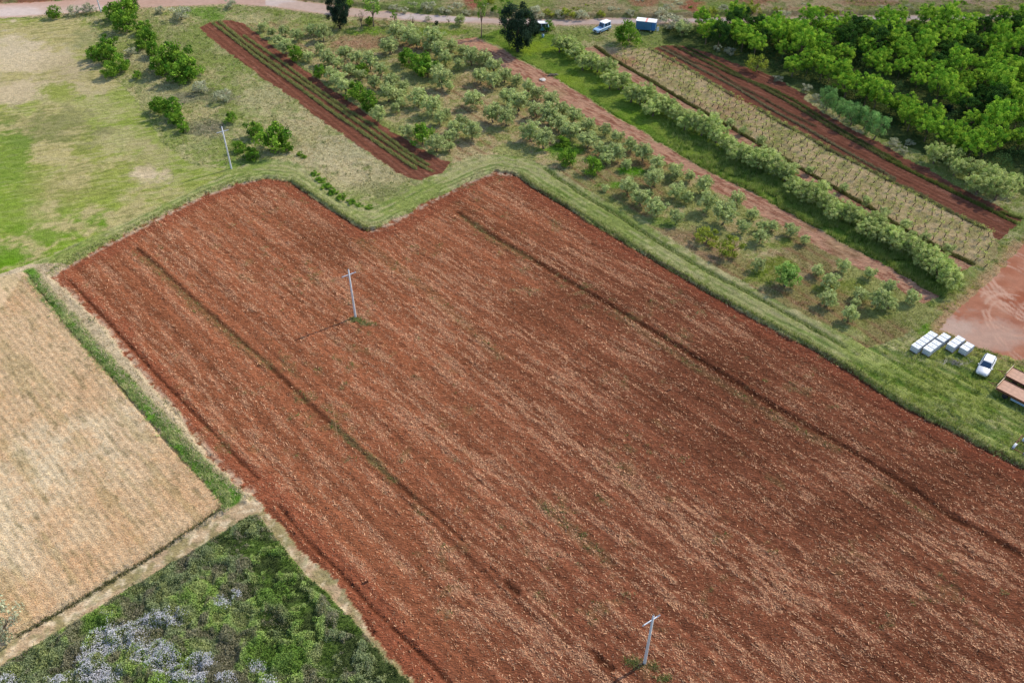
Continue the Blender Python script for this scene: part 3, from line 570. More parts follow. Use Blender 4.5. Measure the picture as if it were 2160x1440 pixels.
stuff('wildflowers', np_mesh('wildflowers', V, Fc, C, BLADE), 'masses of small white flowers blooming over the scrub in the corner', 'wildflowers')
# ------------------------------------------------------------------ trees
def crown_mesh(name, seed, R, hz, zc, ncl, nleaf, leaf, cols, clr=.34, shell=.62, bottom=-.75):
    rg = np.random.default_rng(seed)
    cen = []
    while len(cen) < ncl:
        v = rg.normal(0, 1, 3); v /= np.linalg.norm(v); q = rg.uniform(shell, .92) if rg.random() < .8 else rg.uniform(.1, .6)
        if v[2] < bottom: continue
        v = v*q*np.array([1+.18*math.sin(3*math.atan2(v[1], v[0])+seed), 1, 1]); cen.append(v)
    cen = np.array(cen); cr = rg.uniform(.65, 1.25, ncl)*clr; tone = rg.uniform(0, 1, ncl); br = rg.uniform(.78, 1.2, ncl)
    ci = rg.integers(0, ncl, nleaf); d = rg.normal(0, 1, (nleaf, 3)); d /= np.linalg.norm(d, axis=1)[:, None]; rad = rg.random(nleaf)**.45
    p = cen[ci]+d*(rad*cr[ci])[:, None]
    p = p*np.array([R, R, hz])+np.array([0, 0, zc])
    c0, c1 = np.array(cols[0]), np.array(cols[1]); t = np.clip(tone[ci]+rg.normal(0, .2, nleaf), 0, 1)[:, None]
    cc = (c0*(1-t)+c1*t)*br[ci][:, None]*rg.uniform(.72, 1.28, (nleaf, 1))
    nn = d*.8+rg.normal(0, .6, (nleaf, 3)); nn /= np.linalg.norm(nn, axis=1)[:, None]
    a = np.cross(nn, rg.normal(0, 1, (nleaf, 3))); a /= np.linalg.norm(a, axis=1)[:, None]; b = np.cross(nn, a)
    L = leaf*rg.uniform(.6, 1.3, nleaf)[:, None]; V = np.empty((nleaf, 4, 3))
    V[:, 0] = p-a*L/2; V[:, 1] = p-b*L*.3+nn*L*.08; V[:, 2] = p+a*L/2; V[:, 3] = p+b*L*.3+nn*L*.08
    return np_mesh(name, V.reshape(-1, 3), np.arange(nleaf*4).reshape(-1, 4), np.repeat(cc[:, None], 4, 1).reshape(-1, 3), LEAF)
def trunk_mesh(name, seed, h, r, R, zc, nlimb, mat, fork=.35):
    rg = random.Random(seed); mb = MB()
    top = Vector((rg.uniform(-.1, .1)*R, rg.uniform(-.1, .1)*R, zc))
    mid = Vector((rg.uniform(-.12, .12), rg.uniform(-.12, .12), h*.5))
    mb.tube([(0, 0, -.35), (0, 0, 0.02), mid, (mid.x*1.3, mid.y*1.3, h), top], [r*1.5, r*1.25, r, r*.8, r*.25], 7)
    for k in range(nlimb):
        a = 2*PI*k/nlimb+rg.uniform(-.4, .4); e = rg.uniform(.45, .8)
        b = Vector((mid.x*1.3, mid.y*1.3, h*rg.uniform(.75, 1.05))); t = Vector((math.cos(a)*R*e, math.sin(a)*R*e, zc+rg.uniform(-.1, .35)*R))
        m2 = b.lerp(t, .5)+Vector((0, 0, -.05*R))
        mb.tube([b, m2, t], [r*.6, r*.42, r*.12], 5)
        a2 = a+rg.uniform(-.7, .7); mb.tube([m2, m2+Vector((math.cos(a2), math.sin(a2), .7))*R*.35], [r*.32, r*.08], 4)
    return mb.mesh(name, mat, True)
OL = (S(198,204,142), S(156,174,106)); OLG = (S(168,196,108), S(122,158,72))
KIND = {}
def kind(key, nvar, trunkname, crownname, **k):
    lst = []
    for i in range(nvar):
        sd = hash_(key)+i*13
        cm = crown_mesh(crownname, sd, 1.0*k['R'], k['hz'], k['zc'], k['ncl'], k['nleaf'], k['leaf'], k['cols'], k.get('clr', .34), k.get('shell', .6), k.get('bottom', -.75))
        tm = trunk_mesh(trunkname, sd, k['h'], k['r'], k['R']*.9, k['zc'], k.get('nl', 4), k.get('bark', BARK))
        lst.append((tm, cm))
    KIND[key] = (lst, k, trunkname, crownname)
def hash_(s): return sum(ord(c)*(i+3) for i, c in enumerate(s)) % 9973
kind('olive', 5, 'trunk', 'crown', R=1.5, hz=1.25, zc=1.5, h=.55, r=.10, ncl=90, nleaf=4200, leaf=.17, cols=OL, clr=.20, shell=.35, bottom=-.9)
kind('olivegreen', 3, 'trunk', 'crown', R=1.5, hz=1.3, zc=1.5, h=.5, r=.11, ncl=90, nleaf=4200, leaf=.17, cols=OLG, clr=.20, shell=.35, bottom=-.9)
kind('oldolive', 5, 'trunk', 'crown', R=2.3, hz=1.8, zc=2.3, h=1.0, r=.17, ncl=120, nleaf=8500, leaf=.18, cols=(S(200,206,138), S(150,172,92)), clr=.17, shell=.4, bottom=-.85)
kind('bush', 4, 'stem', 'foliage', R=1.2, hz=1.0, zc=.95, h=.4, r=.06, ncl=26, nleaf=1700, leaf=.19, cols=(S(136,168,60), S(70,114,38)), clr=.32, bottom=-.95)
kind('yellowbush', 2, 'stem', 'foliage', R=1.2, hz=.9, zc=.95, h=.4, r=.06, ncl=24, nleaf=1300, leaf=.17, cols=(S(160,166,68), S(126,142,56)), clr=.30, bottom=-.9)
kind('greybush', 2, 'stem', 'foliage', R=1.1, hz=.8, zc=.75, h=.3, r=.05, ncl=22, nleaf=1200, leaf=.15, cols=(S(186,184,156), S(150,156,122)), clr=.32, bottom=-.9)
kind('locust', 6, 'trunk', 'crown', R=2.9, hz=2.5, zc=4.1, h=2.2, r=.14, ncl=80, nleaf=7000, leaf=.23, cols=(S(178,206,74), S(84,138,42)), clr=.17, shell=.55, bottom=-.9)
kind('darklocust', 3, 'trunk', 'crown', R=2.9, hz=2.4, zc=4.4, h=2.4, r=.14, ncl=48, nleaf=4600, leaf=.28, cols=(S(86,118,48), S(44,78,40)), clr=.22, shell=.55, bottom=-.9)
kind('darktree', 2, 'trunk', 'crown', R=3.3, hz=4.2, zc=4.9, h=1.6, r=.28, ncl=80, nleaf=16000, leaf=.26, cols=(S(62,80,62), S(40,60,46)), clr=.24, bark=BARKD, bottom=-.98)
kind('pine', 2, 'trunk', 'crown', R=2.2, hz=2.0, zc=2.5, h=.9, r=.15, ncl=40, nleaf=4600, leaf=.17, cols=(S(142,176,104), S(98,142,78)), clr=.26, bottom=-.9)
kind('sapling', 2, 'trunk', 'crown', R=1.2, hz=2.0, zc=3.6, h=2.0, r=.09, ncl=22, nleaf=900, leaf=.22, cols=(S(140,166,74), S(96,134,50)), clr=.28)
kind('bare', 2, 'trunk', 'crown', R=1.2, hz=1.2, zc=2.2, h=1.0, r=.09, ncl=14, nleaf=120, leaf=.16, cols=(S(160,156,110), S(130,130,90)), nl=7, bark=BARK)
COUNT = {}
TREES = []
def plant(key, name, x, y, R, label, cat, group, hs=1.0, rg=random):
    lst, k, tn, cn = KIND[key]; i = COUNT.get(key, 0); COUNT[key] = i+1
    tm, cm = lst[i % len(lst)] if i < len(lst) else rg.choice(lst)
    o = thing(name, label, cat, (x, y, gz(x, y)), rg.uniform(0, 2*PI), group)
    sc = 1.14*R/k['R']; o.scale = (sc*rg.uniform(.86, 1.14), sc*rg.uniform(.86, 1.14), sc*hs*rg.uniform(.88, 1.12))
    link(bpy.data.objects.new(tn, tm), o); link(bpy.data.objects.new(cn, cm), o)
    TREES.append(o); return o
ORDW = ['first','second','third','fourth','fifth','sixth','seventh','eighth','ninth','tenth','eleventh','twelfth','thirteenth','fourteenth','fifteenth','sixteenth','seventeenth','eighteenth','nineteenth']
def ordn(i):
    if i < 19: return ORDW[i]
    n = i+1; t = ['','','twent','thirt','fort','fift','sixt','sevent','eight','ninet'][(n % 100)//10]
    if n >= 100:
        r = n-100; return 'hundredth' if r == 0 else 'hundred and '+ordn(r-1)
    return t+'ieth' if n % 10 == 0 else t+'y-'+ORDW[n % 10-1]
def crownpx(px, py, rpx, key, hs=1.0):
    """ground position and radius of a tree whose crown centre shows at px,py with radius rpx"""
    k = KIND[key][1]; R = 1.5
    for _ in range(3):
        zc = k['zc']*R/k['R']*hs; x, y = G(px, py, zc); dep = y*CP+(H-zc)*SP; R = rpx*dep/F
    return x, y, R
def plant_list(lst, x0, y0, q, key, name, desc, cat, group, where, hs=1.0, order='from the left'):
    """crown centres in zoomed pixels; labels get their rank across the photo"""
    pts = sorted([(x0+a/q, y0+b/q, r/q) for a, b, r in lst])
    for i, (px, py, r) in enumerate(pts):
        x, y, R = crownpx(px, py, r, key, hs)
        plant(key, name, x, y, R*(1.16 if key == 'olive' and py < 330 else 1.08), f"{desc} {where}, {ordn(i)} {order}" if order else f"{desc} {where}", cat, group, hs)
A_ol = [(240,270,45),(350,295,50),(465,255,50),(565,290,60),(185,340,45),(250,400,60),(540,420,40),(605,490,65),(690,540,45),(750,450,60),(850,490,60),(960,530,60),(640,640,60),(700,690,60),(790,600,50),(750,740,60),(1055,590,55),(1140,700,60),(1000,700,50),(1245,735,50),(1110,800,70),(1210,800,50),(1220,870,45),(1370,830,75),(1480,905,75),(1030,970,65),(1180,920,40),(1550,1010,50),(1600,960,45),(1730,1030,50),(1670,1085,50),(1650,1150,55),(1825,1105,80),(1290,1110,60),(1520,1220,75),(1630,1240,45),(440,480,45),(880,640,45),(130,280,40),(60,230,40)]
B_ol = [(1185,260,70),(1290,310,80),(1350,360,60),(1120,400,65),(1500,330,80),(1510,600,60),(1570,680,75),(1650,390,50),(1545,440,70),(1600,500,60),(1710,560,45),(1750,430,50),(1820,490,70),(1925,500,60),(2000,570,60),(1890,650,60),(2000,690,60),(2100,640,60),(1830,840,75),(2130,830,70),(2000,960,80),(2110,990,80),(1635,740,40),(1450,400,40)]
C_ol = [(40,690,45),(140,740,60),(220,790,60),(330,860,65),(430,920,55),(60,860,80),(200,940,60),(310,980,80),(400,1040,75),(530,980,65),(650,1060,55),(490,1110,75),(570,1080,50),(790,1100,50),(160,1120,85),(270,1190,75),(640,1180,70),(885,1160,55),(740,1270,55),(870,1290,70),(1000,1230,60),(800,1340,60),(1110,1300,70),(1230,1370,70),(970,1390,50),(1380,1420,60)]
D_ol = [(980,140,80),(1090,230,80),(1200,60,85),(1210,310,80),(1380,40,50),(1390,180,70),(1500,50,50),(1620,130,75),(1480,230,50),(1650,280,85),(1790,370,100),(1900,240,60),(2030,370,55),(1390,400,60),(1950,480,60),(2100,560,60),(2080,800,60),(790,150,35),(2120,470,50)]
E_ol = [(40,470,50),(200,500,60),(310,590,40),(420,840,55),(640,810,60),(530,930,75),(510,1090,75),(780,1040,60),(740,1110,45),(860,870,50),(1020,990,65),(1220,1070,65),(940,1100,80),(1030,1120,55),(690,1220,75)]
GO = 'olive trees of the orchard'
plant_list(A_ol, 540, 0, 4, 'olive', 'olive_tree', 'small silvery olive bush', 'olive tree', GO, 'right of the left red strip')
plant_list(B_ol, 540, 0, 4, 'olive', 'olive_tree', 'round grey green olive', 'olive tree', GO, 'in the far orchard by the road')
plant_list(C_ol, 1080, 0, 4, 'olive', 'olive_tree', 'silvery olive tree', 'olive tree', GO, 'in the mid orchard by the pale strip')
plant_list(D_ol, 1080, 360, 4, 'olive', 'olive_tree', 'pale olive tree', 'olive tree', GO, 'in the near orchard behind the ditch')
plant_list(E_ol, 1620, 360, 4, 'olive', 'olive_tree', 'loose crowned olive', 'olive tree', GO, 'in the orchard corner near the tanks')
plant_list([(1327,40,1)][:0]+[(550,610,60),(895,600,50),(835,790,80),(930,860,90),(1400,1160,85),(325,465,65)], 540, 0, 4, 'bush', 'shrub', 'bright green shrub', 'shrub', 'green shrubs in the orchard', 'among the olives by the red strip')
plant_list([(1290,500,75),(1390,545,85),(1440,600,80)], 540, 0, 4, 'bush', 'shrub', 'big light green shrub', 'shrub', 'green shrubs in the orchard', 'in the far orchard clump')
plant_list([(470,1340,70),(680,1420,70),(420,1200,50)], 1080, 0, 4, 'bush', 'shrub', 'vivid green shrub', 'shrub', 'green shrubs in the orchard', 'in the mid orchard')
plant_list([(1650,560,90),(1850,660,90)], 1080, 360, 4, 'yellowbush', 'shrub', 'yellow green shrub', 'shrub', 'green shrubs in the orchard', 'by the ditch in the orchard')
plant_list([(160,900,100)], 1620, 360, 4, 'olivegreen', 'olive_tree', 'biggest and greenest olive tree', 'olive tree', GO, 'of the orchard, close to the white tanks', order=None)
# dense row of old olives
row = [(1183,92),(1215,107),(1245,132),(1277,150),(1302,172),(1335,192),(1362,203),(1392,223),(1417,240),(1450,253),(1480,270),(1515,288),(1545,303),(1570,320),(1600,333),(1622,347),(1650,362),(1680,390),(1712,405),(1745,428),(1782,443),(1808,463),(1845,478),(1870,492),(1900,508),(1930,526),(1955,548),(1985,570),(2008,585)]
rr = random.Random(3); k_ = 0
for (a, b), (c2, d2) in list(zip(row, row[1:]))+[(row[-1], row[-1])]:
    for sub in ((0, .5) if (a < 2000) else (0,)):
        px = a+(c2-a)*sub+rr.uniform(-5, 5); py = b+(d2-b)*sub+rr.uniform(-7, 7)+(8 if sub else 0)*rr.choice((-1, 1))
        rp = 17+7*(px-1180)/820+rr.uniform(-2, 2)
        x, y, R = crownpx(px, py, rp, 'oldolive')
        plant('oldolive', 'olive_tree', x, y, R*1.08, f'large olive in the dense row by the grass strip, {ordn(k_)} from the road end', 'olive tree', 'old olives in the dense row'); k_ += 1
plant_list([(1507,245,9),(1540,260,9),(1567,277,9),(1605,300,10),(1708,360,9),(1780,397,11),(1827,427,11),(1867,447,11),(1910,475,12),(1952,500,12),(2000,525,12)], 0, 0, 1, 'olive', 'olive_tree', 'tiny young olive', 'olive tree', 'young olives by the vineyard', 'between the dirt lane and the vineyard')
# trees beyond the tilled red ground
plant_list([(1748,213,20),(1775,228,19),(1800,244,20),(1828,252,20),(1850,272,21)], 0, 0, 1, 'pine', 'evergreen_tree', 'fresh green bushy evergreen', 'tree', 'evergreens below the wood', 'between red soil and wood')
plant_list([(1975,327,21),(2008,336,20),(2017,355,18),(2050,357,24),(2092,372,26),(2067,390,24),(2108,400,26),(2135,385,22)], 0, 0, 1, 'oldolive', 'olive_tree', 'wide grey green olive tree', 'olive tree', 'olives below the wood', 'at the lower end of the wood')
plant_list([(1597,137,19)], 0, 0, 1, 'yellowbush', 'shrub', 'yellow green shrub on the red soil', 'shrub', None, 'at the shaded edge of the wood', order=None)
plant_list([(1513,103,8),(1540,108,11),(1641,167,9),(1701,188,10),(1723,205,9),(1888,303,12),(1920,302,9),(1905,318,10)], 0, 0, 1, 'greybush', 'shrub', 'small silvery grey shrub', 'shrub', 'silvery shrubs by the wood', 'along the shaded wood edge')
# the wood: front row and main stand
rr = random.Random(21); FR = []
fa = [(1672,160),(1720,172),(1770,196),(1825,226),(1880,255),(1935,288),(1990,318),(2040,338),(2085,350)]
gl = GL(fa); s_acc = 0
for (x1, y1), (x2, y2) in zip(gl, gl[1:]):
    L = math.hypot(x2-x1, y2-y1); kk = max(1, round(L/2.6))
    for i in range(kk):
        t = i/kk; nx_, ny_ = -(y2-y1)/L, (x2-x1)/L; o_ = rr.choice((-.6, 1.2, 2.6))+rr.uniform(-.4, .4)
        if ny_ < 0: o_ = -o_
        FR.append((x1+(x2-x1)*t+nx_*o_, y1+(y2-y1)*t+ny_*o_))
for i, (x, y) in enumerate(FR):
    plant('locust', 'deciduous_tree', x, y, rr.uniform(2.2, 2.8), f'bright yellow green tree in the front row of the wood, {ordn(i)} from the road', 'tree', 'trees of the wood, front row', rr.uniform(.85, 1.05), rr)
MW = np.array(GL([(1468,66),(1490,100),(1560,118),(1640,130),(1740,138),(1800,150),(1880,178),(1960,216),(2010,248),(2080,300),(2150,345),(2300,400),(2400,300),(2400,55),(2160,52),(1860,66),(1640,64)]))
cand = []; tries = 0
while tries < 9000:
    tries += 1; x = rr.uniform(MW[:, 0].min(), MW[:, 0].max()); y = rr.uniform(MW[:, 1].min(), MW[:, 1].max())
    if not inpoly(np.array([x]), np.array([y]), [tuple(p) for p in MW])[0]: continue
    if x > .4256*y+33.9+5: continue
    if all((x-a)**2+(y-b)**2 > 3.7**2 for a, b in cand): cand.append((x, y))
cand.sort(key=lambda p: proj(*p)[1]*3+proj(*p)[0]*.2)
bands = [('nearest the dirt road', []), ('in its middle', []), ('on its near side', [])]
for x, y in cand:
    px, py = proj(x, y); bands[0 if py < 100 else 1 if py < 170 else 2][1].append((px, x, y))
for where, lst in bands:
    for i, (px, x, y) in enumerate(sorted(lst)):
        dk = rr.random() < .22
        plant('darklocust' if dk else 'locust', 'deciduous_tree', x, y, rr.uniform(1.9, 3.0), f'leafy tree of the wood {where}, {ordn(i)} from the left', 'tree', 'trees of the wood', rr.uniform(.7, 1.1) if dk else rr.uniform(.75, 1.2), rr)
plant_list([(2000,232,11),(2110,235,13),(2135,200,10),(1990,20,8)], 0, 0, 1, 'darktree', 'evergreen_tree', 'dark bluish evergreen', 'tree', 'dark evergreens in the wood', 'among the yellow green trees', hs=.7)
# trees and shrubs in the upper left
TL = [(1110,25,65,'bush'),(1060,110,85,'bush'),(960,110,75,'bush'),(1060,195,85,'bush'),(1220,240,60,'bush'),(1220,320,75,'bush'),(1190,385,50,'bush'),(1310,425,60,'bush'),(460,105,55,'bush'),(920,395,80,'bush'),(800,460,65,'bush'),(900,480,80,'bush'),(1010,550,70,'bush'),(920,600,70,'bush'),(1350,890,75,'bush'),(1430,920,95,'bush'),(1480,1000,70,'bush'),(1540,1080,50,'bush'),(1940,1010,48,'bush'),(2010,1245,55,'bush'),(2105,1310,70,'bush'),(2140,1110,75,'bush'),(2285,1190,130,'bush'),(2410,1250,50,'bush'),(1500,1010,40,'bush')]
plant_list([t[:3] for t in TL], 0, 0, 4, 'bush', 'shrub', 'dense green shrub', 'shrub', 'green shrubs beside the meadow', 'between meadow and red strip')
plant_list([(1480,480,120),(1600,575,110),(1370,560,95),(1500,620,100)], 0, 0, 4, 'bush', 'leafy_tree', 'spreading bright green tree', 'tree', 'spreading trees beside the meadow', 'in the biggest clump by the meadow')
plant_list([(1880,820,65),(1520,120,75),(1690,740,60),(760,80,50),(640,90,50),(1100,440,45),(1940,45,45),(1350,90,40)], 0, 0, 4, 'greybush', 'shrub', 'thin greyish shrub', 'shrub', 'grey shrubs in the upper left', 'in the rough ground by the meadow')
plant_list([(1150,640,36)], 0, 0, 4, 'bush', 'shrub', 'tiny round sapling standing alone in dry grass', 'shrub', None, 'at the meadow edge', order=None)
plant_list([(665,368,9),(675,382,10),(690,396,11),(704,406,10),(721,418,11),(740,428,10),(758,434,8),(778,438,8)], 0, 0, 1, 'bush', 'shrub', 'low vivid green shrub', 'shrub', 'low green hedge by the notch', 'in the line inside the plowed notch', hs=.6)
plant_list([(1450,470,50),(1650,560,40),(1700,600,40)], 380, 240, 6.55, 'bush', 'shrub', 'small green bush', 'shrub', None, 'right of the pole by the meadow', hs=.7)
# road side trees
def one(key, name, px, py, r, label, cat='tree', hs=1.0):
    x, y, R = crownpx(px, py, r, key, hs); return plant(key, name, x, y, R, label, cat, None, hs)
one('darktree', 'evergreen_tree', 713, 28, 23, 'dark round evergreen tree beside the road, left of the orchard')
one('bush', 'leafy_tree', 730, 8, 20, 'bright green tree just behind the dark round evergreen by the road')
one('sapling', 'young_tree', 784, 16, 17, 'feathery light green tree beside the road, right of a bare small tree', hs=.8)
one('bare', 'bare_tree', 761, 36, 12, 'nearly leafless small tree between the dark evergreen and a feathery green tree')
one('bush', 'shrub', 780, 46, 9, 'light green shrub under the feathery roadside tree', 'shrub')
one('sapling', 'young_tree', 831, 34, 8, 'thin roadside sapling left of the reddish shrubs', hs=.8)
one('bare', 'bare_shrub', 869, 42, 9, 'dark twiggy shrub at the road edge', 'shrub')
one('greybush', 'shrub', 904, 40, 7, 'sparse brownish shrub at the road edge', 'shrub')
one('darktree', 'evergreen_shrub', 921, 50, 4, 'tiny dark round shrub on the near road edge', 'shrub', .7)
one('bare', 'bare_shrub', 946, 41, 7, 'small forked shrub left of the roadside olive', 'shrub')
one('olive', 'olive_tree', 970, 42, 12, 'single olive tree standing right on the road edge', 'olive tree')
one('sapling', 'young_tree', 1014, 24, 14, 'slender tree with a bare trunk in front of the road', hs=1.35)
one('sapling', 'young_tree', 1066, 20, 14, 'bright green slender tree touching the big dark evergreen', hs=1.2)
one('darktree', 'evergreen_tree', 1093, 62, 35, 'largest dark blue green evergreen, at the head of the bright grass strip', hs=.95)
one('darktree', 'evergreen_shrub', 1128, 62, 12, 'low dark evergreen shrub hugging the big dark evergreen', 'shrub', .8)
one('bush', 'leafy_tree', 1158, 55, 13, 'small tree in front of the teal vehicle')
one('bush', 'leafy_tree', 1327, 74, 26, 'round bright green tree between the two parked blue vehicles', hs=1.05)
one('greybush', 'shrub', 1420, 47, 28, 'broad pale shrub right of the blue box trailer', 'shrub', .6)
one('olive', 'olive_tree', 1440, 60, 18, 'pale olive at the corner of the wood by the road', 'olive tree')
one('greybush', 'shrub', -6, 1312, 44, 'grey green bush at the left border of the wheat field', 'shrub')
rr = random.Random(5)
fb = []
for (px, py, r) in ((1108,28,12),(1130,20,14),(1160,24,13),(1185,30,12),(1200,25,15),(1225,30,14),(1215,18,10),(1140,34,9),(870,10,10),(905,15,14),(940,20,14),(965,12,12),(985,24,10),(830,14,12),(850,22,10),(1295,18,12),(1330,28,10),(1395,30,14),(1410,18,10),(1500,24,14),(1530,18,14),(1560,26,15),(1590,22,14),(1640,22,10),(1700,12,9),(1740,20,12),(1760,24,10),(1790,22,8),(1457,20,6),(1607,14,6),(1240,12,8),(1270,30,9),(1655,30,12),(1020,10,10),(1045,22,9),(790,2,12),(1860,14,10),(1920,16,9),(2030,10,8),(1030,2,12),(1350,4,9),(1430,8,10),(1580,2,9)):
    fb.append((px, py, r))
for i, (px, py, r) in enumerate(sorted(fb)):
    kx = rr.choice(['bush', 'greybush', 'greybush', 'yellowbush']); d_ = {'bush':'green','greybush':'grey green','yellowbush':'yellow green'}[kx]
    x, y, R = crownpx(px, py, r, kx); plant(kx, 'shrub', x, y, R, f'{d_} scrubby bush beyond the dirt road, {ordn(i)} from the left', 'shrub', 'bushes beyond the dirt road', rr.uniform(.7, 1.0), rr)
x = RNG.uniform(15, 150, 900000); y = RNG.uniform(135, 262, 900000); k = inpoly(x, y, WOOD) & (np.abs(x) < .4256*y+38); x, y = x[k], y[k]
px, py = proj(x, y); u_ = fbm(x*.45, y*.45, 90, 3); inn = sm(dline(x, y, WOOD, True), 1.5, 5)*sm((py-160)-(px-1672)*.46, 34, 4)
k = RNG.random(len(x)) < (.10+.9*sm(u_, .38, .58))*inn; x, y, u_ = x[k], y[k], u_[k]; n = len(x)
zz = (.2+2.3*sm(u_, .36, .66))*np.sqrt(RNG.random(n)); L = RNG.uniform(.16, .34, n)
V, Fc, C = leafcards(x, y, zz, cmix(np.tile(S(78,104,58), (n, 1)), S(52,76,48), RNG.random(n)), L, L*.6)
stuff('undergrowth', np_mesh('undergrowth', V, Fc, C, LEAF), 'dark green undergrowth between the trees of the wood', 'undergrowth')
# ------------------------------------------------------------------ crop rows
def croprow(pts, label, hw=.22, h=.35, col=S(158,160,100), dens=.022, cat='crop row', name='crop_row', group='planted rows'):
    g = GL(pts); x, y = along(g, dens, hw*.5); n = len(x); nz = fbm(x*1.2, y*1.2, 88, 2)
    cc = cmix(np.tile(col, (n, 1)), col*.6, (RNG.random(n) < .35).astype(float)); z = np.array([gz(a, b) for a, b in zip(x, y)])
    x0, y0 = g[0]; V, Fc, C = blades(x-x0, y-y0, z+.02, cc, 1.25*h*(.5+nz)*RNG.uniform(.7, 1.2, n), RNG.uniform(.06, .12, n), 5, np.full(n, .09), .7)
    o = link(bpy.data.objects.new(name, np_mesh(name, V, Fc, C, BLADE))); o.location = (x0, y0, 0); return tag(o, label, cat, group)
croprow([(449,50),(500,88),(548,126),(620,178),(696,234),(780,292),(878,358)], 'low green crop row nearest the bare red soil of the left strip', .3, .42)
croprow([(462,46),(505,82),(548,115),(652,186),(704,223),(790,284),(878,345),(915,366)], 'middle green crop row on the left red strip', .3, .42)
croprow([(515,77),(560,108),(607,141),(655,178),(733,233),(782,263),(856,320),(905,350)], 'crop row nearest the olives on the left red strip', .25, .35)
KC = S(150,142,108)
croprow([(1370,102),(1400,118),(1440,138),(1507,179),(1548,204)], 'broken weedy row along the vineyard edge at its road end', .3, .3, KC)
croprow([(1597,229),(1650,262),(1698,286),(1750,318),(1800,341),(1875,380),(1933,408),(1991,440),(2080,484)], 'long weedy row between the vineyard and the bare red strip', .35, .4, S(140,140,96))
croprow([(1392,101),(1425,118),(1500,158),(1560,190),(1620,228),(1700,272),(1800,329),(1850,356),(1888,377)], 'weedy row just inside the red ground next to the vineyard', .25, .32, KC)
croprow([(1400,98),(1460,130),(1500,144),(1550,178),(1610,208),(1660,238),(1720,268)], 'thin grassy row through the red tilled ground', .3, .25, S(136,116,88))
croprow([(1425,98),(1505,138),(1540,155),(1590,176),(1640,203),(1700,238),(1760,275),(1800,297),(1867,334)], 'grassy row in the middle of the red tilled ground', .35, .35, S(126,128,80))
croprow([(1448,100),(1520,136),(1570,166),(1620,185),(1680,215),(1740,255),(1800,290),(1860,322),(1900,344)], 'darker green row nearest the wood', .3, .3, S(112,120,68))
croprow([(1870,336),(1915,358),(1966,384),(2030,415),(2070,435),(2147,473)], 'green row along the lower end of the red strip', .4, .4, S(118,128,66))
croprow([(2110,448),(2158,463)], 'short stub of green row at the corner of the red strip', .3, .35, S(118,128,66))
croprow(LANE_R[:], 'grassy bank along the dirt lane beside the vineyard', .35, .35, S(120,122,72), name='grass_bank', cat='grass bank', group=None)
# ------------------------------------------------------------------ vineyard
VINES = []
for i in range(4):
    rg = random.Random(50+i); mb = MB(); a = rg.uniform(0, 6.28); bx, by = math.cos(a)*.18, math.sin(a)*.18
    mb.tube([(0, 0, -.2), (bx*.6, by*.6, .25), (bx*1.4, by*1.4, .55), (bx, by, .85)], [.075, .06, .05, .045], 6)
    for k in range(3):
        b = a+k*2.1+rg.uniform(-.5, .5); L = rg.uniform(.3, .55)
        mb.tube([(bx, by, .8), (bx+math.cos(b)*L*.6, by+math.sin(b)*L*.6, .95+rg.uniform(0, .1)), (bx+math.cos(b)*L, by+math.sin(b)*L, 1.05+rg.uniform(0, .25))], [.04, .032, .015], 5)
    tm = mb.mesh('trunk', BARKD, True)
    n = 70; x = bx+RNG.normal(0, .25, n); y = by+RNG.normal(0, .25, n); z = 1.0+RNG.normal(0, .13, n)
    V, Fc, C = leafcards(x, y, z, cmix(np.tile(S(196,198,116), (n, 1)), S(160,176,90), RNG.random(n)), RNG.uniform(.09, .17, n), RNG.uniform(.08, .13, n))
    VINES.append((tm, np_mesh('leaves', V, Fc, C, LEAF)))
def resample(pts, n):
    g = np.array(GL(pts)); d = np.r_[0, np.cumsum(np.linalg.norm(np.diff(g, axis=0), axis=1))]; t = np.linspace(0, d[-1], n)
    return np.stack([np.interp(t, d, g[:, 0]), np.interp(t, d, g[:, 1])], 1)
NV = 52; La = resample(LANE_R[1:]+[(2075,570)], NV); Ra = resample(VR, NV); rr = random.Random(9); rowsn = ['first','second','third','fourth','fifth']
for ri, t in enumerate((.12, .30, .49, .68, .87)):
    vk = -1
    for i in range(NV):
        p = La[i]*(1-t)+Ra[i]*t; x, y = p[0]+rr.uniform(-.3, .3), p[1]+rr.uniform(-.3, .3)
        if rr.random() < .04: continue
        vk += 1; tm, lm = VINES[(ri*NV+i) % 4] if ri == 0 and i < 4 else rr.choice(VINES)
        o = thing('grape_vine', f'gnarled vine, {ordn(vk)} from the road in the {rowsn[ri]} vine row from the lane', 'vine', (x, y, gz(x, y)), rr.uniform(0, 6.28), 'vines of the vineyard')
        s__ = rr.uniform(.85, 1.2); o.scale = (s__*1.2, s__*1.2, s__)
        link(bpy.data.objects.new('trunk', tm), o); link(bpy.data.objects.new('leaves', lm), o)
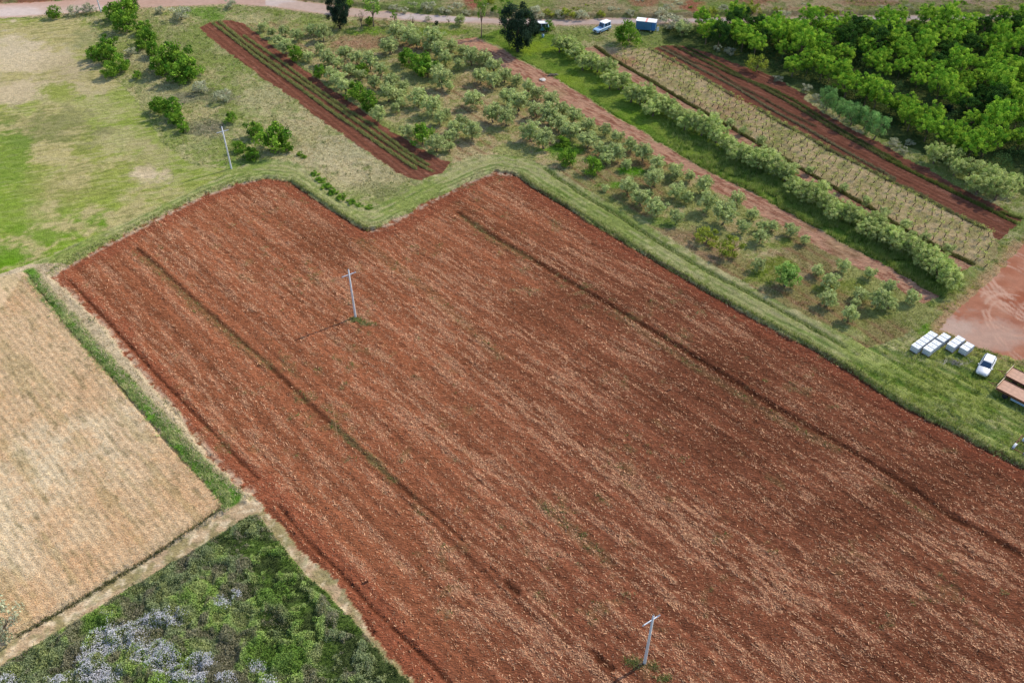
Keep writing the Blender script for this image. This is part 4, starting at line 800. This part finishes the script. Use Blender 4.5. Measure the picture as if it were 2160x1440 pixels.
# ------------------------------------------------------------------ utility poles
def pole(px, py, label, hp=9.2):
    x, y = G(px, py); o = thing('utility_pole', label, 'utility pole', (x, y, gz(x, y)), math.atan2(.55, .83), 'concrete utility poles')
    MB().tube([(0, 0, -.5), (0, 0, 0), (0, 0, hp*.5), (0, 0, hp)], [.19, .18, .145, .105], 12).build('shaft', CONC, o, True)
    mb = MB().box(-1.15, 1.15, .10, .21, hp-1.12, hp-1.0); mb.tube([(0, .13, hp-1.6), (.45, .15, hp-1.12)], .022, 5).tube([(0, .13, hp-1.6), (-.45, .15, hp-1.12)], .022, 5); ca = mb.build('crossarm', STEEL, o)
    ins = mat_p('insulator_ceramic', tuple(S(120,110,104)), .3)
    for ix in (-1.05, 1.05): MB().tube([(ix, .155, hp-1.0), (ix, .155, hp-.9), (ix, .155, hp-.86), (ix, .155, hp-.76)], [.02, .065, .04, .055], 8).build('insulator', ins, ca)
    MB().tube([(0, 0, hp-.02), (0, 0, hp+.12), (0, 0, hp+.16), (0, 0, hp+.26)], [.02, .065, .04, .055], 8).build('insulator', ins, o)
    return o
pole(489, 359, 'white concrete pole in the grass where the meadow meets the plowed field')
pole(750, 669, 'white concrete pole with a crossarm standing in the middle of the plowed field')
pole(1359.5, 1397.5, 'nearest white concrete pole, in the plowed field at the bottom of the photo')
pole(213, 26, 'farthest pole, beside the dirt road in the upper left', 8.6)
# ------------------------------------------------------------------ white liquid tanks
WHT = mat_p('white_plastic', tuple(S(192,196,202)), .55, 0, .05, 3); CAGE = mat_p('cage_steel', tuple(S(170,176,186)), .4, .5); PAL = mat_p('pallet_wood', tuple(S(150,128,104)), .9, 0, .2, 8)
def make_tank():
    o = thing('liquid_tank', '', 'tank', (0, 0, 0), 0, 'white liquid tanks on the grass')
    mb = MB()
    for i in range(3): mb.box(-.5, .5, -.6+i*.52, -.44+i*.52, .0, .12)
    for i in range(5): mb.box(-.48+i*.2, -.34+i*.2, -.6, .6, .122, .15)
    mb.build('pallet', PAL, o); MB().box(-.485, .485, -.585, .585, .16, 1.12, .03).build('tank', WHT, o)
    mb = MB()
    for z_ in (.25, .5, .75, 1.0, 1.14):
        for (a, b) in (((-.5, -.6), (.5, -.6)), ((.5, -.6), (.5, .6)), ((.5, .6), (-.5, .6)), ((-.5, .6), (-.5, -.6))): mb.tube([(a[0], a[1], z_), (b[0], b[1], z_)], .011, 5)
    for i in range(5):
        for (a, b) in ((-.5+i*.25, -.6), (-.5+i*.25, .6), (-.5, -.6+i*.3), (.5, -.6+i*.3)): mb.tube([(a, b, .15), (a, b, 1.14)], .011, 5)
    for yy in (-.25, .25): mb.box(-.5, .5, yy-.03, yy+.03, 1.125, 1.14)
    mb.build('cage', CAGE, o)
    MB().tube([(0, 0, 1.11), (0, 0, 1.16)], .10, 12).build('lid', CAGE, o)
    return o
tank0 = make_tank(); first = True
ta, tb = np.array(G(1922,737)), np.array(G(1968,703)); tdir = (tb-ta)/np.linalg.norm(tb-ta); tper = np.array([tdir[1], -tdir[0]]); trz = math.atan2(tdir[1], tdir[0])
cols_ = [((1929,742),5,'left'),((1954,748),5,'second'),((2004,739),3,'third'),((2031,746),2,'right')]
for (cpx, cnt, nm) in cols_:
    c0 = np.array(G(*cpx)); k = 0
    for i in range(cnt):
        p = c0+tdir*(i*1.06+(.35 if (nm == 'second' and i > 2) else 0)); o = tank0 if first else copy_tree(tank0); first = False
        o.location = (p[0], p[1], gz(p[0], p[1])+.02); o.rotation_euler = (0, 0, trz+rr.uniform(-.03, .03))
        o['label'] = f'white caged liquid tank, {ordn(i)} from the field end in the {nm} file of tanks'
# ------------------------------------------------------------------ car
PAINT = mat_p('silver_paint', tuple(S(196,198,202)), .35, .25); GLASS = mat_p('tinted_glass', tuple(S(36,58,84)), .08); RUB = mat_p('tyre_rubber', tuple(S(34,34,36)), .8); CHR = mat_p('bright_metal', tuple(S(200,204,210)), .25, .8); DRK = mat_p('dark_plastic', tuple(S(46,50,54)), .6); LAMP = mat_p('lamp_glass', tuple(S(190,200,210)), .1)
def wheel(parent, x, y, r=.32, wd=.2):
    sgn = 1 if y > 0 else -1
    w0 = MB().tube([(x, y-wd/2, r), (x, y-wd/2+.03, r), (x, y+wd/2-.03, r), (x, y+wd/2, r)], [r*.88, r, r, r*.88], 16).build('wheel', RUB, parent, True)
    MB().tube([(x, y+sgn*wd/2-sgn*.01, r), (x, y+sgn*wd/2+sgn*.015, r)], r*.6, 12).build('rim', CHR, w0); return w0
def carbody():
    # stations along x (front +): x, half width, z low, z high
    st = [(-2.2,.62,.42,.78),(-2.12,.80,.30,.98),(-1.9,.86,.24,1.02),(-1.2,.89,.2,.98),(0,.90,.2,.95),(.75,.89,.2,.94),(1.3,.87,.2,.86),(1.85,.82,.24,.76),(2.12,.70,.3,.66),(2.22,.50,.36,.56)]
    rings = []
    for x, hw, z0, z1 in st:
        zm = (z0+z1)/2
        rings.append([(x, -hw*.82, z0), (x, -hw, z0+.12*(z1-z0)), (x, -hw, zm+.1), (x, -hw*.93, z1-.05), (x, -hw*.8, z1), (x, 0, z1+.03), (x, hw*.8, z1), (x, hw*.93, z1-.05), (x, hw, zm+.1), (x, hw, z0+.12*(z1-z0)), (x, hw*.82, z0)])
    return rings
def make_car():
    a = np.array(G(2066,797)); b = np.array(G(2088,757)); m = (a+b)/2; d = a-b
    o = thing('parked_car', 'silver white car with a dark blue windscreen parked on the grass by the dirt yard', 'car', (m[0], m[1], gz(*m)), math.atan2(d[1], d[0])); o.scale = (1.05, 1.02, 1.0)
    MB().loft(carbody()).build('body', PAINT, o, True)
    MB().loft([[(x, -hw*k, z) for (x, hw) in ((-1.95, .70), (-1.2, .76), (.2, .76), (.95, .72))]+[(x, hw*k, z) for (x, hw) in ((.95, .72), (.2, .76), (-1.2, .76), (-1.95, .70))] for k, z in ((1, .93),)]+[[(-1.65, -.58, 1.40), (-1.0, -.61, 1.44), (-.15, -.61, 1.44), (.15, -.58, 1.38), (.15, .58, 1.38), (-.15, .61, 1.44), (-1.0, .61, 1.44), (-1.65, .58, 1.40)]]).build('window_band', GLASS, o)
    MB().loft([[(-1.68, -.60, 1.39), (-1.0, -.63, 1.43), (-.15, -.63, 1.43), (.17, -.60, 1.37), (.17, .60, 1.37), (-.15, .63, 1.43), (-1.0, .63, 1.43), (-1.68, .60, 1.39)], [(-1.6, -.52, 1.45), (-1.0, -.55, 1.49), (-.15, -.55, 1.48), (.08, -.52, 1.42), (.08, .52, 1.42), (-.15, .55, 1.48), (-1.0, .55, 1.49), (-1.6, .52, 1.45)]]).build('roof', PAINT, o)
    for sg in (-1, 1):
        mb = MB()
        for (x0, z0, x1, z1) in ((.95,.93,.17,1.39),(-.45,.95,-.45,1.42),(-1.2,.95,-1.15,1.42),(-1.95,.95,-1.66,1.40)): mb.tube([(x0, sg*.735, z0), (x1, sg*.60, z1)], .035, 5)
        mb.build('roof_pillar', PAINT, o)
        MB().box(.72, .88, sg*.88 if sg > 0 else -1.04, 1.04 if sg > 0 else -.88, .93, 1.05, .03).build('mirror', PAINT, o)
        MB().box(1.98, 2.14, min(sg*.42, sg*.72), max(sg*.42, sg*.72), .56, .67, .03).build('headlight', LAMP, o)
        MB().box(-2.19, -2.08, min(sg*.5, sg*.74), max(sg*.5, sg*.74), .72, .88, .02).build('tail_light', mat_p('red_lamp', tuple(S(140,24,20)), .3), o)
        for xx in (1.38, -1.35): wheel(o, xx, sg*.82)
    MB().box(2.10, 2.235, -.36, .36, .43, .55, .02).build('grille', DRK, o)
    return o
make_car()
# ------------------------------------------------------------------ trailers
RUST = mat_p('weathered_brown_boards', tuple(S(168,132,112)), .85, 0, .16, 2.5, .01); RUSTD = mat_p('rusty_frame', tuple(S(108,68,50)), .8, .1, .2, 4); TAN = mat_p('pale_post_paint', tuple(S(200,180,150)), .8, 0, .1)
def trailer(corner, dirpt, widthm, label, L=7.4, rail=False):
    z0 = 1.25; a = np.array(G(*corner, z0)); b = np.array(G(*dirpt, z0)); d = (b-a)/np.linalg.norm(b-a); o = thing('flatbed_trailer', label, 'trailer', (a[0], a[1], gz(*a)), math.atan2(d[1], d[0]), 'flatbed trailers parked at the right edge')
    # local: x along trailer from its front end, y across to the far side
    W = widthm
    MB().box(0, L, 0, W, 1.12, 1.25).build('deck', RUST, o)
    mb = MB().box(0, L, -.05, -.002, .98, 1.33).box(0, L, W+.002, W+.05, .98, 1.33).box(L+.002, L+.05, -.05, W+.05, .98, 1.33)
    mb.build('side_board', RUSTD, o)
    MB().box(-.09, -.002, -.05, W+.05, .98, 1.62).build('headboard', RUSTD, o)
    mb = MB().tube([(-.05, 0, 1.64), (-.05, W, 1.64)], .05, 6).tube([(-.05, -.02, 1.0), (-.05, -.02, 1.86)], .045, 6).tube([(-.05, W+.02, 1.0), (-.05, W+.02, 1.86)], .045, 6); mb.build('headboard_rail', TAN, o)
    MB().box(.1, L-.1, .55, .70, .78, 1.11).box(.1, L-.1, W-.70, W-.55, .78, 1.11).build('chassis', RUSTD, o)
    MB().tube([(0, .6, .85), (-1.1, W/2, .62)], .05, 6).tube([(0, W-.6, .85), (-1.1, W/2, .62)], .05, 6).tube([(-1.1, W/2, .62), (-1.5, W/2, .6)], .06, 6).build('drawbar', RUSTD, o)
    for xx in (1.4, L-1.6, L-.7):
        for yy in (.22, W-.22): wheel(o, xx, yy if yy > 1 else yy, .42, .26)
    if rail: MB().box(2.2, L-2.2, -.10, -.055, .62, .72).box(2.2, L-2.2, -.10, -.055, .80, .90).build('side_guard', mat_p('pale_blue_rail', tuple(S(150,176,204)), .5), o)
    return o
trailer((2102,818), (2160,848), 2.4, 'flatbed trailer with bare brown boards and a pale side rail, nearest the plowed field', rail=True)
trailer((2121,792), (2170,817), 2.4, 'flatbed trailer behind the nearer one, its brown bed beside the dirt yard')
# ------------------------------------------------------------------ farm implement at the right edge
def implement():
    x, y = G(2152, 950); o = thing('hay_rake', 'white and grey farm implement with round fenders at the right border', 'farm machine', (x, y, gz(x, y)), .75)
    MB().tube([(-1.0, -.9, .62), (2.2, -.9, .62)], .07, 6).tube([(-1.0, .9, .62), (2.2, .9, .62)], .07, 6).tube([(-1.0, -.9, .62), (-1.0, .9, .62)], .07, 6).tube([(.8, -.9, .62), (.8, .9, .62)], .07, 6).build('frame', RUSTD, o)
    for sg in (-1, 1):
        ww = wheel(o, -.5, sg*.75, .45, .22)
        pts = [(-.5+.56*math.cos(a), sg*.75, .45+.56*math.sin(a)) for a in np.linspace(.1, PI-.1, 9)]
        mb = MB()
        for p, q in zip(pts, pts[1:]): mb.poly([(p[0], p[1]-.16, p[2]), (q[0], q[1]-.16, q[2]), (q[0], q[1]+.16, q[2]), (p[0], p[1]+.16, p[2])])
        mb.build('fender', CONC, o)
    for i in range(5):
        xx = .2+i*.45; t = [(xx+.3*math.cos(a), -.5+.35*math.cos(a), .42+.4*math.sin(a)) for a in np.linspace(0, 2*PI, 13)]; MB().tube(t, .03, 5, False).build('rake_disc', STEEL, o)
    MB().box(.9, 1.9, -.55, .55, .72, 1.05, .06).build('hopper', CONC, o, True)
implement()
# ------------------------------------------------------------------ parked vehicles by the road
BLU = mat_p('light_blue_paint', tuple(S(138,170,202)), .45, 0, .08, 2); BLUD = mat_p('deep_blue_panels', tuple(S(38,92,140)), .5, 0, .15, 2); TEAL = mat_p('teal_paint', tuple(S(84,140,156)), .5, 0, .1, 2); WPT = mat_p('white_roof_paint', tuple(S(226,224,228)), .5, 0, .05, 2); PINK = mat_p('faded_red_stripe', tuple(S(206,140,130)), .7)
def jeep():
    # an old pickup seen from its front left: white roofed cab behind, low light blue nose towards the camera
    x, y = G(1269, 66); d = np.array(G(1253, 74))-np.array(G(1284, 62)); o = thing('pickup_truck', 'light blue old truck with a white roofed cab, parked on the grass by the road', 'truck', (x, y, gz(x, y)), math.atan2(d[1], d[0])); o.scale = (1.0, 1.05, 1.05)
    MB().loft([[(xx, -hw, z0), (xx, -hw, z1-.08), (xx, -hw*.88, z1), (xx, hw*.88, z1), (xx, hw, z1-.08), (xx, hw, z0)] for xx, hw, z0, z1 in ((-2.4,.88,.45,1.15),(-.2,.9,.42,1.15),(.2,.9,.42,1.12),(1.9,.84,.42,1.02),(2.3,.78,.46,.92))]).build('body', BLU, o)
    MB().loft([[(-2.3, -.80, 1.152), (.35, -.82, 1.152), (.35, .82, 1.152), (-2.3, .80, 1.152)], [(-2.25, -.74, 1.98), (-.05, -.74, 1.98), (-.05, .74, 1.98), (-2.25, .74, 1.98)]]).build('cab', BLU, o)
    MB().box(-2.38, .05, -.84, .84, 1.983, 2.12, .04).build('roof', WPT, o)
    MB().poly([(.345, -.68, 1.22), (.345, .68, 1.22), (-.005, .62, 1.9), (-.005, -.62, 1.9)]).build('windscreen', GLASS, o)
    for sg in (-1, 1):
        for x0, x1 in ((-2.05, -1.35), (-1.1, -.25)):
            MB().poly([(x0, sg*.825, 1.25), (x1, sg*.83, 1.25), (x1, sg*.765, 1.85), (x0, sg*.765, 1.85)]).build('side_window', GLASS, o)
        MB().tube([(2.30, sg*.52, .72), (2.36, sg*.52, .72)], .12, 10).build('headlight', LAMP, o)
        for xx in (1.5, -1.5): wheel(o, xx, sg*.84, .38, .22)
    MB().box(2.28, 2.45, -.85, .85, .42, .56, .02).build('bumper', CHR, o); MB().box(2.302, 2.33, -.34, .34, .58, .84).build('grille', DRK, o)
jeep()
def box_trailer():
    a = np.array(G(1345, 66)); b = np.array(G(1381, 70)); m = (a+b)/2; d = b-a; o = thing('box_trailer', 'blue slatted box trailer with a white and faded red roof beside the wood', 'trailer', (m[0], m[1]+1.1, gz(*m)), math.atan2(d[1], d[0]))
    MB().box(-2.4, 2.4, -1.1, 1.1, .55, 2.55).build('box_body', BLUD, o)
    mb = MB()
    for i in range(14): mb.box(-2.3+i*.27, -2.2+i*.27, -1.15, -1.102, .6, 2.5)
    mb.build('side_slats', mat_p('light_blue_slats', tuple(S(78,134,180)), .5), o)
    MB().box(1.5, 2.35, -1.14, -1.102, .6, 2.45).build('door', mat_p('bright_blue_door', tuple(S(30,104,176)), .4), o)
    MB().box(-2.5, -.2, -1.15, 1.15, 2.553, 2.66, .02).box(.32, 2.5, -1.15, 1.15, 2.553, 2.66, .02).build('roof', WPT, o); MB().box(-.2, .32, -1.15, 1.15, 2.553, 2.65).build('roof_stripe', PINK, o)
    for xx in (-1.4, 1.4):
        for sg in (-1, 1): wheel(o, xx, sg*.95, .36, .22)
    MB().box(-2.3, 2.3, -.9, .9, .40, .548).build('chassis', DRK, o)
    MB().tube([(-2.4, 0, .5), (-3.4, 0, .5)], .05, 6).build('drawbar', DRK, o)
    x, y = G(1387, 66); w0 = thing('white_board', 'short white board leaning beside the blue box trailer', 'board', (x, y, gz(x, y)), .2); MB().box(-.3, .3, -.04, .04, 0, 1.1, .02).build('panel', WPT, w0); MB().box(-.3, .3, -.05, .05, 1.103, 1.15).build('edge_strip', TAN, w0)
box_trailer()
def teal_van():
    x, y = G(1139, 68); o = thing('camper_van', 'teal and white van half hidden behind the big dark evergreen', 'van', (x, y+.9, gz(x, y)), .05)
    MB().loft([[(xx, -hw, z0), (xx, -hw, z1-.1), (xx, -hw*.9, z1), (xx, hw*.9, z1), (xx, hw, z1-.1), (xx, hw, z0)] for xx, hw, z0, z1 in ((-2.2,.82,.4,1.25),(-2.1,.88,.36,1.3),(2.0,.88,.36,1.3),(2.2,.8,.42,1.15))]).build('body', TEAL, o)
    MB().loft([[(-2.1, -.84, 1.302), (2.0, -.84, 1.302), (2.0, .84, 1.302), (-2.1, .84, 1.302)], [(-2.05, -.76, 1.98), (1.6, -.76, 1.98), (1.6, .76, 1.98), (-2.05, .76, 1.98)]]).build('window_band', GLASS, o)
    MB().box(-2.12, 1.68, -.8, .8, 1.983, 2.14, .05).build('roof', WPT, o)
    for sg in (-1, 1):
        mb = MB()
        for xx in (-2.0, -.9, .3, 1.35): mb.tube([(xx, sg*.845, 1.30), (xx, sg*.775, 1.98)], .05, 5)
        mb.build('roof_pillar', WPT, o)
        for xx in (1.35, -1.35): wheel(o, xx, sg*.8, .33, .2)
        MB().tube([(2.19, sg*.55, .8), (2.25, sg*.55, .8)], .11, 10).build('headlight', LAMP, o)
teal_van()
def barrel(px, py, label, m):
    x, y = G(px, py); o = thing('barrel', label, 'barrel', (x, y, gz(x, y)))
    MB().tube([(0, 0, 0), (0, 0, .03), (0, 0, .3), (0, 0, .33), (0, 0, .6), (0, 0, .63), (0, 0, .88)], [.27, .29, .29, .31, .31, .29, .28], 14).build('drum', m, o, True); MB().tube([(0, 0, .881), (0, 0, .92)], .29, 14).build('lid', DRK, o)
barrel(1145, 79, 'blue barrel on the grass in front of the teal van', BLU)
# debris, plastic and stones
x, y = G(1165, 160); o = thing('branch_pile', 'pile of grey cut branches on the line between the grass strip and pale soil', 'branch pile', (x, y, gz(x, y)))
for j in range(3):
    mb = MB(); rg = random.Random(80+j)
    for i in range(12):
        a = rg.uniform(-.5, .5)+(PI if rg.random() < .5 else 0); L = rg.uniform(.6, 1.6); cx, cy = rg.uniform(-.9, .9), rg.uniform(-.35, .35); z1 = rg.uniform(.05, .45)
        mb.tube([(cx-math.cos(a)*L/2, cy-math.sin(a)*L/2, z1*.5), (cx, cy, z1), (cx+math.cos(a)*L/2, cy+math.sin(a)*L/2, z1*.7)], [.05, .04, .015], 5)
    mb.build('branches', (BARK, BARKD, mat_p('grey_wood', tuple(S(150,140,132)), .9))[j], o)
def rock(px, py, r, label, name='stone', col=S(176,170,164), flat=.5, cat='stone'):
    x, y = G(px, py); bm = bmesh.new(); bmesh.ops.create_icosphere(bm, subdivisions=3, radius=r)
    for v in bm.verts:
        k = 1+.28*float(fbm(np.array([v.co.x*2.2/r+px]), np.array([v.co.y*2.2/r+v.co.z/r+py]), 5, 3)[0]-.5)*2; v.co *= k; v.co.z *= flat
    me = bpy.data.meshes.new(name); bm.to_mesh(me); bm.free(); me.materials.append(mat_p(name+'_'+str(int(col[0]*1000)), tuple(col), .85, 0, .2, 4, .02)); o = link(bpy.data.objects.new(name, me)); o.location = (x, y, gz(x, y)+r*flat*.3); tag(o, label, cat)
rock(1144, 169, .75, 'pale grey stone on the pale tilled strip next to the branch pile', flat=.35)
rock(1404, 546, .65, 'flat pale blue white plastic sheet lying on the edge of the ditch', 'plastic_sheet', S(188,202,214), .18, 'plastic sheet')
rock(1913, 847, .45, 'larger pale stone at the plowed field edge below the tanks', col=S(180,176,160), flat=.5)
rock(2004, 890, .45, 'pale flat stone at the plowed field edge, right of the larger one', col=S(190,186,170), flat=.4)
rock(1483, 600, .25, 'small white stone in the verge grass beside the ditch', col=S(214,216,220), flat=.5)
x, y = G(2015, 765); o = thing('brush_heap', 'heap of dead grey brush on the grass below the tanks', 'brush heap', (x, y, gz(x, y)))
for j in range(2):
    mb = MB(); rg = random.Random(90+j)
    for i in range(26):
        a = rg.uniform(0, 2*PI); L = rg.uniform(.5, 1.3); cx, cy = rg.gauss(0, .8), rg.gauss(0, .35); z1 = rg.uniform(.05, .4)
        mb.tube([(cx-math.cos(a)*L/2, cy-math.sin(a)*L/2, .03), (cx, cy, z1), (cx+math.cos(a)*L/2, cy+math.sin(a)*L/2, z1*.8)], [.03, .03, .012], 4)
    mb.build('branches', (mat_p('grey_wood', tuple(S(150,140,132)), .9), mat_p('pale_dead_wood', tuple(S(190,180,160)), .9))[j], o)
print('objects', len(bpy.data.objects))
